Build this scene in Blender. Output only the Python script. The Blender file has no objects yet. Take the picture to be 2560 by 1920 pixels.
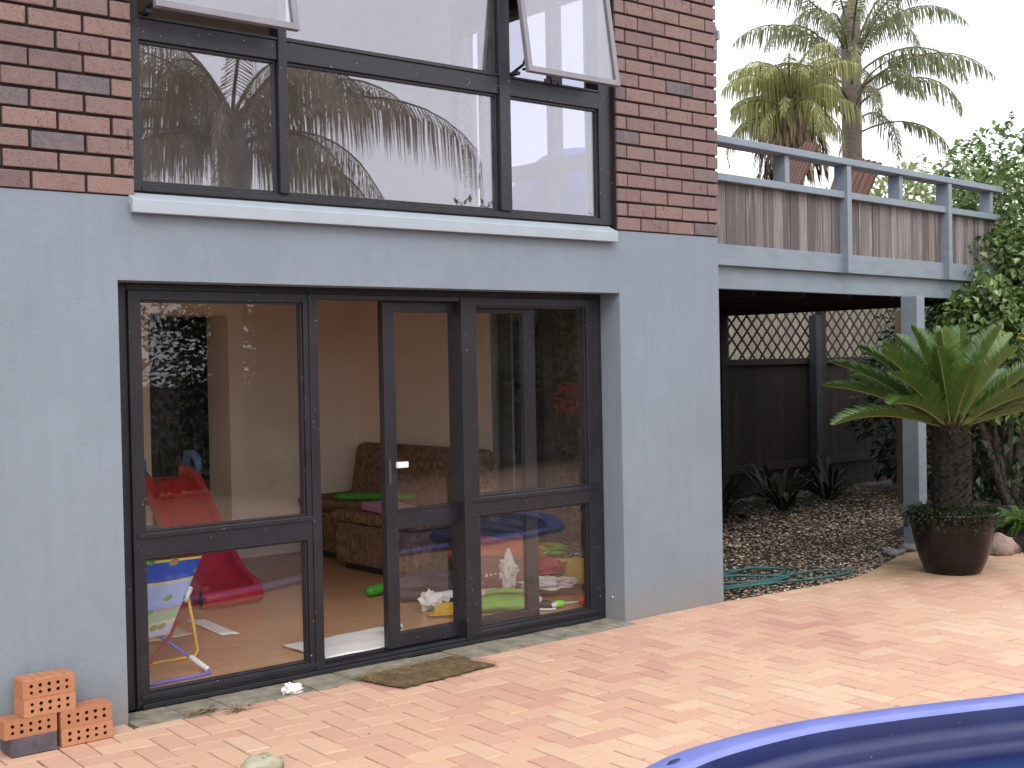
import bpy, math, random
from mathutils import Vector, Matrix, noise
R = math.radians
rnd = random.Random(7)
sc = bpy.context.scene
col = sc.collection
# ------------------------------------------------------------------ camera
cam_d = bpy.data.cameras.new("camera"); cam = bpy.data.objects.new("camera", cam_d); col.objects.link(cam)
cam_d.sensor_width = 36.0
cam_d.lens = 3267.5 / 2560.0 * 36.0
cam_d.clip_start = .05; cam_d.clip_end = 500
_M = Matrix.Rotation(-.7046, 4, 'Z') @ Matrix.Rotation(-.0186, 4, 'X') @ Matrix.Rotation(.0191, 4, 'Y') @ Matrix.Rotation(R(90), 4, 'X')
cam.matrix_world = Matrix.Translation((-6.4353, -5.5117, 1.5795)) @ _M
sc.camera = cam
# ------------------------------------------------------------------ world: bright overcast sky
w = bpy.data.worlds.new("World"); sc.world = w; w.use_nodes = True
nt = w.node_tree; bg = nt.nodes["Background"]
sky = nt.nodes.new("ShaderNodeTexSky"); sky.sky_type = 'NISHITA'; sky.sun_disc = False
sky.sun_elevation = R(44); sky.sun_rotation = R(215); sky.dust_density = 4; sky.air_density = 1.0; sky.ozone_density = 1
mx = nt.nodes.new("ShaderNodeMix"); mx.data_type = 'RGBA'; mx.inputs[0].default_value = .84
mx.inputs[7].default_value = (15.5, 15.6, 16.6, 1)
nt.links.new(sky.outputs[0], mx.inputs[6]); nt.links.new(mx.outputs[2], bg.inputs[0])
bg.inputs[1].default_value = .105
# ------------------------------------------------------------------ sun behind thin cloud
sd = bpy.data.lights.new("sun", 'SUN'); so = bpy.data.objects.new("sun", sd); col.objects.link(so)
sd.energy = .9; sd.angle = R(22); sd.color = (1, .965, .91)
so.rotation_euler = (R(46), 0, R(-35))
sc.view_settings.view_transform = 'Standard'; sc.view_settings.look = 'None'; sc.view_settings.gamma = 1
sc.view_settings.exposure = 0.45
cy = sc.cycles
cy.use_denoising = True; cy.max_bounces = 10; cy.diffuse_bounces = 5; cy.glossy_bounces = 5
cy.transparent_max_bounces = 24; cy.sample_clamp_indirect = 8; cy.caustics_reflective = False; cy.caustics_refractive = False

# ================================================================== materials
def newmat(name):
    m = bpy.data.materials.new(name); m.use_nodes = True
    return m, m.node_tree, m.node_tree.nodes["Principled BSDF"]
def nd(t, typ, **k):
    n = t.nodes.new(typ)
    for a, b in k.items(): setattr(n, a, b)
    return n
def coords(t, scale=(1, 1, 1), obj=False):
    g = nd(t, "ShaderNodeTexCoord") if obj else nd(t, "ShaderNodeNewGeometry")
    mp = nd(t, "ShaderNodeMapping"); mp.inputs[3].default_value = scale
    t.links.new(g.outputs['Object' if obj else 'Position'], mp.inputs[0])
    return mp.outputs[0]
def noise_n(t, vec, scale, detail=4, rough=.55, dist=0):
    n = nd(t, "ShaderNodeTexNoise"); n.inputs['Scale'].default_value = scale; n.inputs['Detail'].default_value = detail
    n.inputs['Roughness'].default_value = rough; n.inputs['Distortion'].default_value = dist
    t.links.new(vec, n.inputs['Vector']); return n.outputs[0]
def ramp(t, fac, stops):
    r = nd(t, "ShaderNodeValToRGB"); e = r.color_ramp.elements
    while len(e) < len(stops): e.new(.5)
    for i, (p, c) in enumerate(stops):
        e[i].position = p; e[i].color = (*c, 1) if len(c) == 3 else c
    t.links.new(fac, r.inputs[0]); return r.outputs[0]
def mixc(t, fac, a, b, mode='MIX'):
    m = nd(t, "ShaderNodeMix", data_type='RGBA', blend_type=mode)
    for s, v in ((0, fac), (6, a), (7, b)):
        if hasattr(v, 'type') and hasattr(v, 'node'): t.links.new(v, m.inputs[s])
        elif s == 0: m.inputs[0].default_value = v
        else: m.inputs[s].default_value = (*v, 1)
    return m.outputs[2]
def bump(t, b, h, strength=.3, dist=.01):
    n = nd(t, "ShaderNodeBump"); n.inputs['Strength'].default_value = strength; n.inputs['Distance'].default_value = dist
    t.links.new(h, n.inputs['Height']); t.links.new(n.outputs[0], b.inputs['Normal'])
def tint(t):
    a = nd(t, "ShaderNodeAttribute", attribute_name="tint"); return a.outputs['Fac']

def simple(name, c, rough=.6, var=.12, scale=12, bs=.15, spec=.5, stretch=(1, 1, 1), metal=0, bd=.004):
    m, t, b = newmat(name); v = coords(t, stretch)
    n = noise_n(t, v, scale, 5, .6)
    lo = tuple(x * (1 - var) for x in c); hi = tuple(min(1, x * (1 + var)) for x in c)
    t.links.new(ramp(t, n, [(.3, lo), (.7, hi)]), b.inputs['Base Color'])
    b.inputs['Roughness'].default_value = rough; b.inputs['Specular IOR Level'].default_value = spec
    b.inputs['Metallic'].default_value = metal
    if bs: bump(t, b, noise_n(t, v, scale * 6, 4, .6), bs, bd)
    return m

def render_paint(name, c):
    m, t, b = newmat(name); v = coords(t)
    big = noise_n(t, v, 1.3, 5, .6); streak = noise_n(t, coords(t, (6, 6, .7)), 3, 5, .6)
    c1 = ramp(t, big, [(.3, tuple(x * .9 for x in c)), (.72, tuple(x * 1.08 for x in c))])
    c1 = mixc(t, ramp(t, noise_n(t, v, 9, 8, .75), [(.42, (0, 0, 0)), (.7, (.35, .35, .35))]), c1, tuple(x * 1.16 for x in c))
    c2 = mixc(t, ramp(t, streak, [(.45, (0, 0, 0)), (.8, (.38, .38, .38))]), c1, tuple(x * .8 for x in c))
    # dirt splash that climbs a little way up the wall from the paving
    sep = nd(t, "ShaderNodeSeparateXYZ"); g = nd(t, "ShaderNodeNewGeometry"); t.links.new(g.outputs['Position'], sep.inputs[0])
    mr = nd(t, "ShaderNodeMapRange"); mr.inputs[1].default_value = .28; mr.inputs[2].default_value = 0.0
    t.links.new(sep.outputs[2], mr.inputs[0])
    mul = nd(t, "ShaderNodeMath", operation='MULTIPLY'); t.links.new(mr.outputs[0], mul.inputs[0]); t.links.new(noise_n(t, v, 9, 4), mul.inputs[1])
    m2 = nd(t, "ShaderNodeMath", operation='MULTIPLY'); t.links.new(mul.outputs[0], m2.inputs[0]); m2.inputs[1].default_value = 1.0
    c3 = mixc(t, m2.outputs[0], c2, (.25, .2, .15))
    t.links.new(c3, b.inputs['Base Color']); b.inputs['Roughness'].default_value = .72
    n1 = noise_n(t, v, 60, 8, .75); bump(t, b, n1, .5, .006)
    return m
M = {}
BLUEGREY = (.208, .25, .292)
M['render'] = render_paint("painted_render", BLUEGREY)
M['paint'] = simple("painted_timber", (.208, .25, .29), .55, .1, 5, .15, stretch=(1, 1, 3))
M['sill'] = simple("painted_sill", (.35, .40, .44), .45, .07, 6, .1)

def brick_mat():
    m, t, b = newmat("brown_brick"); v = coords(t); ti = tint(t)
    base = ramp(t, ti, [(0, (.14, .096, .095)), (.3, (.18, .118, .112)), (.55, (.212, .136, .125)), (.8, (.245, .155, .132)), (.93, (.185, .132, .13)), (1, (.12, .108, .118))])
    soft = noise_n(t, v, 15, 5, .7); c = mixc(t, ramp(t, soft, [(.4, (0, 0, 0)), (.75, (.5, .5, .5))]), base, (.27, .18, .155))
    sp = noise_n(t, v, 170, 2, .5)
    c = mixc(t, ramp(t, sp, [(.58, (0, 0, 0)), (.66, (.8, .8, .8))]), c, (.07, .035, .035))
    # long dark drag marks across some faces
    dr = noise_n(t, coords(t, (1, 1, .25)), 26, 3, .5, 1.2)
    c = mixc(t, ramp(t, dr, [(.66, (0, 0, 0)), (.70, (.7, .7, .7))]), c, (.08, .045, .045))
    t.links.new(c, b.inputs['Base Color']); b.inputs['Roughness'].default_value = .8
    bump(t, b, noise_n(t, v, 60, 6, .7), .5, .006); return m
M['brick'] = brick_mat()
M['mortar'] = simple("dark_mortar", (.022, .016, .012), .95, .25, 30, .4)

def frame_mat():
    m, t, b = newmat("dark_aluminium"); v = coords(t)
    n = noise_n(t, v, 6, 5, .6)
    base = ramp(t, n, [(.3, (.012, .0115, .015)), (.7, (.022, .021, .027))])
    fl = noise_n(t, v, 95, 1, .4); t.links.new(mixc(t, ramp(t, fl, [(.775, (0, 0, 0)), (.79, (.8, .8, .8))]), base, (.5, .48, .45)), b.inputs['Base Color'])
    sc_ = noise_n(t, coords(t, (1, 1, 1)), 260, 2); c = ramp(t, sc_, [(.3, (.3, .3, .3)), (.7, (.46, .46, .46))])
    t.links.new(c, b.inputs['Roughness']); b.inputs['Specular IOR Level'].default_value = .5
    bump(t, b, noise_n(t, v, 40, 4), .06, .003); return m
M['frame'] = frame_mat()
M['sashedge'] = simple("sash_aluminium", (.2, .19, .21), .35, .1, 8, .05, .6)

def glass(name, f0=.085, tintc=(.93, .95, .94), dust=.03):
    m, t, b = newmat(name); t.nodes.remove(b)
    out = t.nodes['Material Output']
    g = nd(t, "ShaderNodeNewGeometry")
    dot = nd(t, "ShaderNodeVectorMath", operation='DOT_PRODUCT'); t.links.new(g.outputs['Incoming'], dot.inputs[0]); t.links.new(g.outputs['Normal'], dot.inputs[1])
    ab = nd(t, "ShaderNodeMath", operation='ABSOLUTE'); t.links.new(dot.outputs['Value'], ab.inputs[0])
    om = nd(t, "ShaderNodeMath", operation='SUBTRACT'); om.inputs[0].default_value = 1; t.links.new(ab.outputs[0], om.inputs[1])
    pw = nd(t, "ShaderNodeMath", operation='POWER'); t.links.new(om.outputs[0], pw.inputs[0]); pw.inputs[1].default_value = 4
    ma = nd(t, "ShaderNodeMath", operation='MULTIPLY_ADD'); t.links.new(pw.outputs[0], ma.inputs[0]); ma.inputs[1].default_value = 1 - f0; ma.inputs[2].default_value = f0
    tr = nd(t, "ShaderNodeBsdfTransparent"); tr.inputs[0].default_value = (*tintc, 1)
    gl = nd(t, "ShaderNodeBsdfGlossy"); gl.inputs['Roughness'].default_value = .008; gl.inputs[0].default_value = (.97, .96, 1, 1)
    v = coords(t); bn = nd(t, "ShaderNodeBump"); bn.inputs['Strength'].default_value = .05; bn.inputs['Distance'].default_value = .01
    t.links.new(noise_n(t, v, 1.6, 2), bn.inputs['Height']); t.links.new(bn.outputs[0], gl.inputs['Normal'])
    mixs = nd(t, "ShaderNodeMixShader"); t.links.new(ma.outputs[0], mixs.inputs[0]); t.links.new(tr.outputs[0], mixs.inputs[1]); t.links.new(gl.outputs[0], mixs.inputs[2])
    df = nd(t, "ShaderNodeBsdfDiffuse"); df.inputs[0].default_value = (.75, .75, .8, 1)
    ms2 = nd(t, "ShaderNodeMixShader")
    spk = noise_n(t, v, 34, 3, .5)
    t.links.new(ramp(t, noise_n(t, v, 3, 5, .7), [(.35, (0, 0, 0)), (.8, (dust, dust, dust))]), ms2.inputs[0])
    t.links.new(mixs.outputs[0], ms2.inputs[1]); t.links.new(df.outputs[0], ms2.inputs[2])
    t.links.new(ms2.outputs[0], out.inputs[0]); return m
M['glass'] = glass("window_glass", .042, (.98, .985, .98), .005)
M['glass_tint'] = glass("tinted_door_glass", .04, (.6, .6, .66), .02)
M['glass_up'] = glass("upper_window_glass", .155, (.9, .9, .93), .05)

def paver_mat():
    m, t, b = newmat("clay_pavers"); v = coords(t); ti = tint(t)
    base = ramp(t, ti, [(0, (.44, .225, .175)), (.25, (.51, .285, .21)), (.5, (.56, .335, .235)), (.75, (.59, .385, .26)), (1, (.64, .46, .32))])
    c = mixc(t, ramp(t, noise_n(t, v, 1.1, 5, .6), [(.35, (0, 0, 0)), (.75, (.55, .55, .55))]), base, (.60, .385, .25))
    c = mixc(t, ramp(t, noise_n(t, v, 22, 5, .7), [(.45, (0, 0, 0)), (.85, (.4, .4, .4))]), c, (.42, .28, .2))
    c = mixc(t, ramp(t, noise_n(t, v, 130, 2), [(.66, (0, 0, 0)), (.74, (.5, .5, .5))]), c, (.22, .14, .1))
    # moss stain on the damp corner beside the gravel and pot
    g = nd(t, "ShaderNodeNewGeometry"); ds = nd(t, "ShaderNodeVectorMath", operation='DISTANCE'); t.links.new(g.outputs['Position'], ds.inputs[0]); ds.inputs[1].default_value = (2.1, .0, 0)
    mr = nd(t, "ShaderNodeMapRange"); mr.inputs[1].default_value = .95; mr.inputs[2].default_value = .25; t.links.new(ds.outputs['Value'], mr.inputs[0])
    mu = nd(t, "ShaderNodeMath", operation='MULTIPLY'); t.links.new(mr.outputs[0], mu.inputs[0]); t.links.new(ramp(t, noise_n(t, v, 4, 4), [(.3, (.25, .25, .25)), (.6, (1, 1, 1))]), mu.inputs[1])
    c = mixc(t, mu.outputs[0], c, (.2, .15, .06))
    t.links.new(c, b.inputs['Base Color']); b.inputs['Roughness'].default_value = .82
    bump(t, b, noise_n(t, v, 70, 6, .7), .35, .004); return m
M['paver'] = paver_mat()
M['sand'] = simple("joint_sand", (.16, .10, .065), .95, .3, 30, .4)
M['soil'] = simple("garden_soil", (.026, .019, .013), .95, .4, 14, .8, bd=.02)
M['concrete'] = simple("mossy_concrete", (.22, .20, .15), .9, .4, 11, .5)
M['coping'] = simple("pale_block", (.38, .33, .27), .9, .25, 5, .5)

def tinted(name, stops, rough=.8, nscale=40, bs=.3, var=None, trans=0, spec=.5):
    m, t, b = newmat(name); v = coords(t); c = ramp(t, tint(t), stops)
    if var: c = mixc(t, ramp(t, noise_n(t, v, nscale, 4), [(.4, (0, 0, 0)), (.8, (.6, .6, .6))]), c, var)
    t.links.new(c, b.inputs['Base Color']); b.inputs['Roughness'].default_value = rough; b.inputs['Specular IOR Level'].default_value = spec
    if bs: bump(t, b, noise_n(t, v, nscale * 2, 4), bs, .004)
    if trans:
        out = t.nodes['Material Output']; tr = nd(t, "ShaderNodeBsdfTranslucent"); t.links.new(c, tr.inputs[0])
        ms = nd(t, "ShaderNodeMixShader"); ms.inputs[0].default_value = trans
        t.links.new(b.outputs[0], ms.inputs[1]); t.links.new(tr.outputs[0], ms.inputs[2]); t.links.new(ms.outputs[0], out.inputs[0])
    return m
M['pebble'] = tinted("river_pebbles", [(0, (.08, .05, .033)), (.3, (.155, .104, .066)), (.55, (.225, .16, .104)), (.8, (.33, .255, .175)), (1, (.58, .52, .43))], .75)
M['board'] = None
def board_mat(name, a, b_, c_):
    m, t, b = newmat(name); ti = tint(t); v = coords(t, (30, 30, 1.2))
    base = ramp(t, ti, [(0, a), (.5, b_), (1, c_)])
    g = noise_n(t, v, 3, 6, .65)
    c = mixc(t, ramp(t, g, [(.35, (0, 0, 0)), (.7, (.8, .8, .8))]), base, tuple(x * .5 for x in b_))
    lt = noise_n(t, coords(t, (14, 14, .8)), 2.2, 4)
    c = mixc(t, ramp(t, lt, [(.55, (0, 0, 0)), (.8, (.6, .6, .6))]), c, tuple(min(1, x * 1.5) for x in c_))
    t.links.new(c, b.inputs['Base Color']); b.inputs['Roughness'].default_value = .85
    bump(t, b, g, .4, .004); return m
M['board'] = board_mat("weathered_boards", (.105, .09, .085), (.185, .16, .15), (.31, .275, .26))
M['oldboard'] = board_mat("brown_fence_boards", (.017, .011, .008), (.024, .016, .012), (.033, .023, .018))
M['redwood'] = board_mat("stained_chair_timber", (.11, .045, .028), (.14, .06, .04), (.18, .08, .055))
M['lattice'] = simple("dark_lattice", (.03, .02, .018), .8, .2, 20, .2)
M['darkpost'] = simple("dark_post", (.035, .038, .045), .7, .2, 10, .2)
M['rawpost'] = simple("raw_timber_post", (.2, .15, .1), .8, .25, 10, .3, stretch=(4, 4, .5))
M['bark'] = simple("palm_trunk_bark", (.2, .16, .13), .9, .35, 9, .8, stretch=(1, 1, 4), bd=.02)
M['skirt'] = tinted("dead_palm_skirt", [(0, (.05, .035, .025)), (.6, (.12, .085, .05)), (1, (.22, .16, .08))], .9, bs=0)
M['cyctrunk'] = simple("cycad_trunk_scales", (.02, .015, .009), .95, .5, 30, .9, bd=.015)
M['stem'] = simple("green_brown_stem", (.12, .1, .045), .8, .25, 12, .3)
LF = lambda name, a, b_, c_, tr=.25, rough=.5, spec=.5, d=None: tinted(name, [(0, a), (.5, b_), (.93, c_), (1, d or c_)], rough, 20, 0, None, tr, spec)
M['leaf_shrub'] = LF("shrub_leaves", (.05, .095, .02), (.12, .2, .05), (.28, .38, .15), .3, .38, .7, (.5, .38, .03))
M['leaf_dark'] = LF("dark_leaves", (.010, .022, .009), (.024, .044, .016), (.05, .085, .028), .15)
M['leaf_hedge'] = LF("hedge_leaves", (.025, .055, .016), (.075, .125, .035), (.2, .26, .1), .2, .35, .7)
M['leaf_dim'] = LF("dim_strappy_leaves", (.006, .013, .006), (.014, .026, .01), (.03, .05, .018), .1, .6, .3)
M['leaf_tree'] = LF("tree_leaves", (.16, .21, .08), (.27, .32, .13), (.42, .45, .22), .4)
M['leaf_palm'] = LF("palm_leaflets", (.11, .14, .06), (.2, .23, .11), (.34, .35, .19), .4)
M['leaf_palm_y'] = LF("yellowing_palm_leaflets", (.16, .2, .07), (.3, .32, .11), (.5, .44, .2), .35)
M['leaf_cycad'] = LF("cycad_leaflets", (.055, .115, .022), (.095, .18, .035), (.18, .27, .075), .28, .36, .8)
M['leaf_fresh'] = LF("fresh_fern_leaves", (.08, .16, .03), (.14, .25, .05), (.24, .37, .09), .3)
M['leaf_refl'] = LF("drooping_palm_leaflets", (.14, .12, .06), (.24, .2, .1), (.38, .32, .17), .4)
M['flower'] = LF("red_flowers", (.5, .02, .03), (.6, .03, .04), (.7, .06, .08), .2)
M['rachis'] = simple("frond_midrib", (.17, .17, .05), .5, .2, 10, 0)
M['rock'] = simple("bluestone_rock", (.17, .155, .16), .85, .4, 6, .8, bd=.02)
M['rockp'] = simple("pinkish_rock", (.3, .21, .17), .85, .35, 5, .8, bd=.02)
M['pot'] = simple("glazed_brown_pot", (.012, .008, .008), .22, .35, 5, .08, .3)
M['hose'] = simple("green_hose", (.03, .11, .11), .45, .25, 20, .1)
M['wallin'] = simple("cream_interior_paint", (.86, .77, .66), .8, .04, 2, .08)
M['wallup'] = simple("pale_cream_paint", (.62, .56, .48), .8, .04, 2, .05)
M['ceiling'] = simple("white_ceiling", (.78, .72, .66), .85, .03, 3, .05)
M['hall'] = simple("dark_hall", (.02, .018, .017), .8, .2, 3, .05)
M['cream'] = simple("cream_trim", (.72, .62, .5), .6, .05, 5, .05)
def tile_mat():
    m, t, b = newmat("terracotta_floor_tiles"); v = coords(t)
    br = nd(t, "ShaderNodeTexBrick"); br.offset = 0; br.inputs['Scale'].default_value = 1; br.inputs['Brick Width'].default_value = .3
    br.inputs['Row Height'].default_value = .3; br.inputs['Mortar Size'].default_value = .004
    br.inputs['Color1'].default_value = (.60, .34, .20, 1); br.inputs['Color2'].default_value = (.53, .30, .175, 1); br.inputs['Mortar'].default_value = (.38, .25, .16, 1)
    t.links.new(v, br.inputs[0])
    c = mixc(t, ramp(t, noise_n(t, v, 8, 5), [(.4, (0, 0, 0)), (.8, (.5, .5, .5))]), br.outputs[0], (.62, .38, .25))
    t.links.new(c, b.inputs['Base Color']); b.inputs['Roughness'].default_value = .28
    bump(t, b, noise_n(t, v, 5, 3), .1, .01); return m
M['tile'] = tile_mat()
M['red'] = simple("red_plastic", (.5, .008, .012), .32, .08, 3, .03)
M['blue_pl'] = simple("blue_plastic", (.07, .2, .42), .35, .08, 3, .03)
M['yellow_tube'] = simple("yellow_tube", (.75, .45, .03), .35, .06, 5, 0)
M['blue_tube'] = simple("blue_tube", (.16, .15, .6), .35, .06, 5, 0)
M['red_tube'] = simple("dark_red_tube", (.3, .02, .03), .35, .06, 5, 0)
M['white_pl'] = simple("white_plastic", (.8, .8, .8), .4, .04, 5, 0)
M['cloth_w'] = simple("white_cloth", (.75, .73, .72), .9, .06, 18, .5)
M['paper'] = simple("white_paper", (.8, .78, .76), .8, .06, 8, .3)
def sofa_mat():
    m, t, b = newmat("mottled_sofa_fabric"); v = coords(t)
    c = ramp(t, noise_n(t, v, 26, 5, .7), [(.35, (.09, .05, .03)), (.5, (.2, .125, .08)), (.66, (.32, .22, .14))])
    t.links.new(c, b.inputs['Base Color']); b.inputs['Roughness'].default_value = .95
    bump(t, b, noise_n(t, v, 120, 3), .4, .004); return m
M['sofa'] = sofa_mat()
P_ = lambda n, c, r=.5, bs=.15, var=.12: simple(n, c, r, var, 14, bs)
M['lime'] = P_("lime_green", (.22, .5, .05)); M['green'] = P_("green_foam", (.07, .36, .04), .4, .05)
M['pink'] = P_("pink_fabric", (.6, .3, .52), .8); M['purple'] = P_("purple_plastic", (.3, .2, .62), .35, .05)
M['navy'] = P_("navy_cloth", (.03, .042, .075), .8, .4); M['darkp'] = P_("dark_plum_cloth", (.07, .045, .07), .8, .5)
M['orange'] = P_("faded_orange_cloth", (.5, .11, .06), .8, .4); M['brownred'] = P_("maroon_cloth", (.22, .09, .075), .8, .4)
M['yellow'] = P_("yellow_card", (.72, .42, .03), .6); M['mustard'] = P_("mustard_foam", (.55, .38, .06), .8)
M['redpink'] = P_("red_pink_cloth", (.5, .06, .1), .8, .4, .4); M['neon'] = P_("neon_green_plastic", (.25, .8, .05), .35, 0)
M['coral'] = P_("coral_red_plastic", (.75, .06, .06), .35, 0); M['hotpink'] = P_("hot_pink", (.8, .1, .3), .4, 0)
M['black'] = P_("black_rubber", (.02, .02, .022), .5); M['silver'] = simple("silver_vinyl", (.5, .5, .5), .3, .4, 20, .4)
M['beanblue'] = P_("pale_blue_vinyl", (.08, .13, .8), .5, .1)
def tub_mat(name, a, b_):
    m, t, b = newmat(name); v = coords(t)
    t.links.new(ramp(t, noise_n(t, v, 3, 5, .6), [(.3, a), (.7, b_)]), b.inputs['Base Color'])
    t.links.new(ramp(t, noise_n(t, v, 9, 4), [(.3, (.28,) * 3), (.7, (.5,) * 3)]), b.inputs['Roughness'])
    bump(t, b, noise_n(t, v, 14, 3), .06, .01); return m
M['tub_in'] = tub_mat("deep_blue_moulded_plastic", (.012, .018, .075), (.02, .028, .115))
M['tub_rim'] = tub_mat("sun_faded_blue_plastic", (.14, .17, .47), (.185, .215, .56))
def water_mat():
    m, t, b = newmat("pool_water"); v = coords(t); b.inputs['Base Color'].default_value = (.012, .03, .11, 1); b.inputs['Roughness'].default_value = .04; b.inputs['IOR'].default_value = 1.33
    bump(t, b, noise_n(t, v, 5, 3, .5, .6), .12, .02); return m
M['water'] = water_mat()
M['tubline'] = P_("pale_ridge_line", (.5, .5, .6), .5, 0)
M['holed'] = tinted("orange_clay_brick", [(0, (.34, .14, .065)), (.5, (.42, .18, .085)), (1, (.48, .225, .115))], .88, 50, .4, (.28, .12, .07))
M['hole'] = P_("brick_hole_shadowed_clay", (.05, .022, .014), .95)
M['darkbrick'] = simple("charcoal_brick", (.085, .07, .085), .8, .3, 18, .5)
def coir():
    m, t, b = newmat("worn_coir"); v = coords(t)
    c = ramp(t, noise_n(t, v, 16, 6, .75), [(.3, (.07, .05, .02)), (.5, (.15, .1, .045)), (.72, (.3, .21, .1))])
    t.links.new(c, b.inputs['Base Color']); b.inputs['Roughness'].default_value = 1; bump(t, b, noise_n(t, v, 110, 4, .8), .9, .012); return m
M['coir'] = coir()
M['fibre'] = tinted("coir_fibres", [(0, (.09, .06, .025)), (.5, (.2, .14, .06)), (1, (.34, .25, .12))], 1, bs=0)
M['litter'] = tinted("dry_leaf_litter", [(0, (.1, .07, .04)), (.5, (.22, .16, .09)), (1, (.3, .26, .16))], .95, bs=0)
M['lichen'] = simple("lichen_stone", (.34, .34, .24), .9, .3, 14, .6)
def fabric_print():
    m, t, b = newmat("child_print_fabric"); tc = nd(t, "ShaderNodeTexCoord"); sep = nd(t, "ShaderNodeSeparateXYZ"); t.links.new(tc.outputs['UV'], sep.inputs[0])
    bands = ramp(t, sep.outputs[1], [(0, (.5, .45, .6)), (.17, (.62, .55, .3)), (.2, (.3, .45, .3)), (.34, (.65, .3, .25)), (.37, (.38, .42, .7)), (.7, (.65, .52, .12)), (.73, (.02, .06, .42)), (.965, (.8, .65, .08))])
    t.nodes[-1 if False else bands.node.name].color_ramp.interpolation = 'CONSTANT' if False else 'CONSTANT'
    vo = nd(t, "ShaderNodeTexVoronoi"); mp = nd(t, "ShaderNodeMapping"); mp.inputs[3].default_value = (4.2, 6.5, 1); t.links.new(tc.outputs['UV'], mp.inputs[0]); t.links.new(mp.outputs[0], vo.inputs['Vector']); vo.inputs['Scale'].default_value = 1
    c = mixc(t, ramp(t, vo.outputs['Distance'], [(.26, (1, 1, 1)), (.3, (0, 0, 0))]), bands, (.08, .35, .1))
    c = mixc(t, ramp(t, vo.outputs['Distance'], [(.15, (1, 1, 1)), (.19, (0, 0, 0))]), c, (.65, .12, .07))
    t.links.new(c, b.inputs['Base Color']); b.inputs['Roughness'].default_value = .7; return m
M['print'] = fabric_print()

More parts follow.
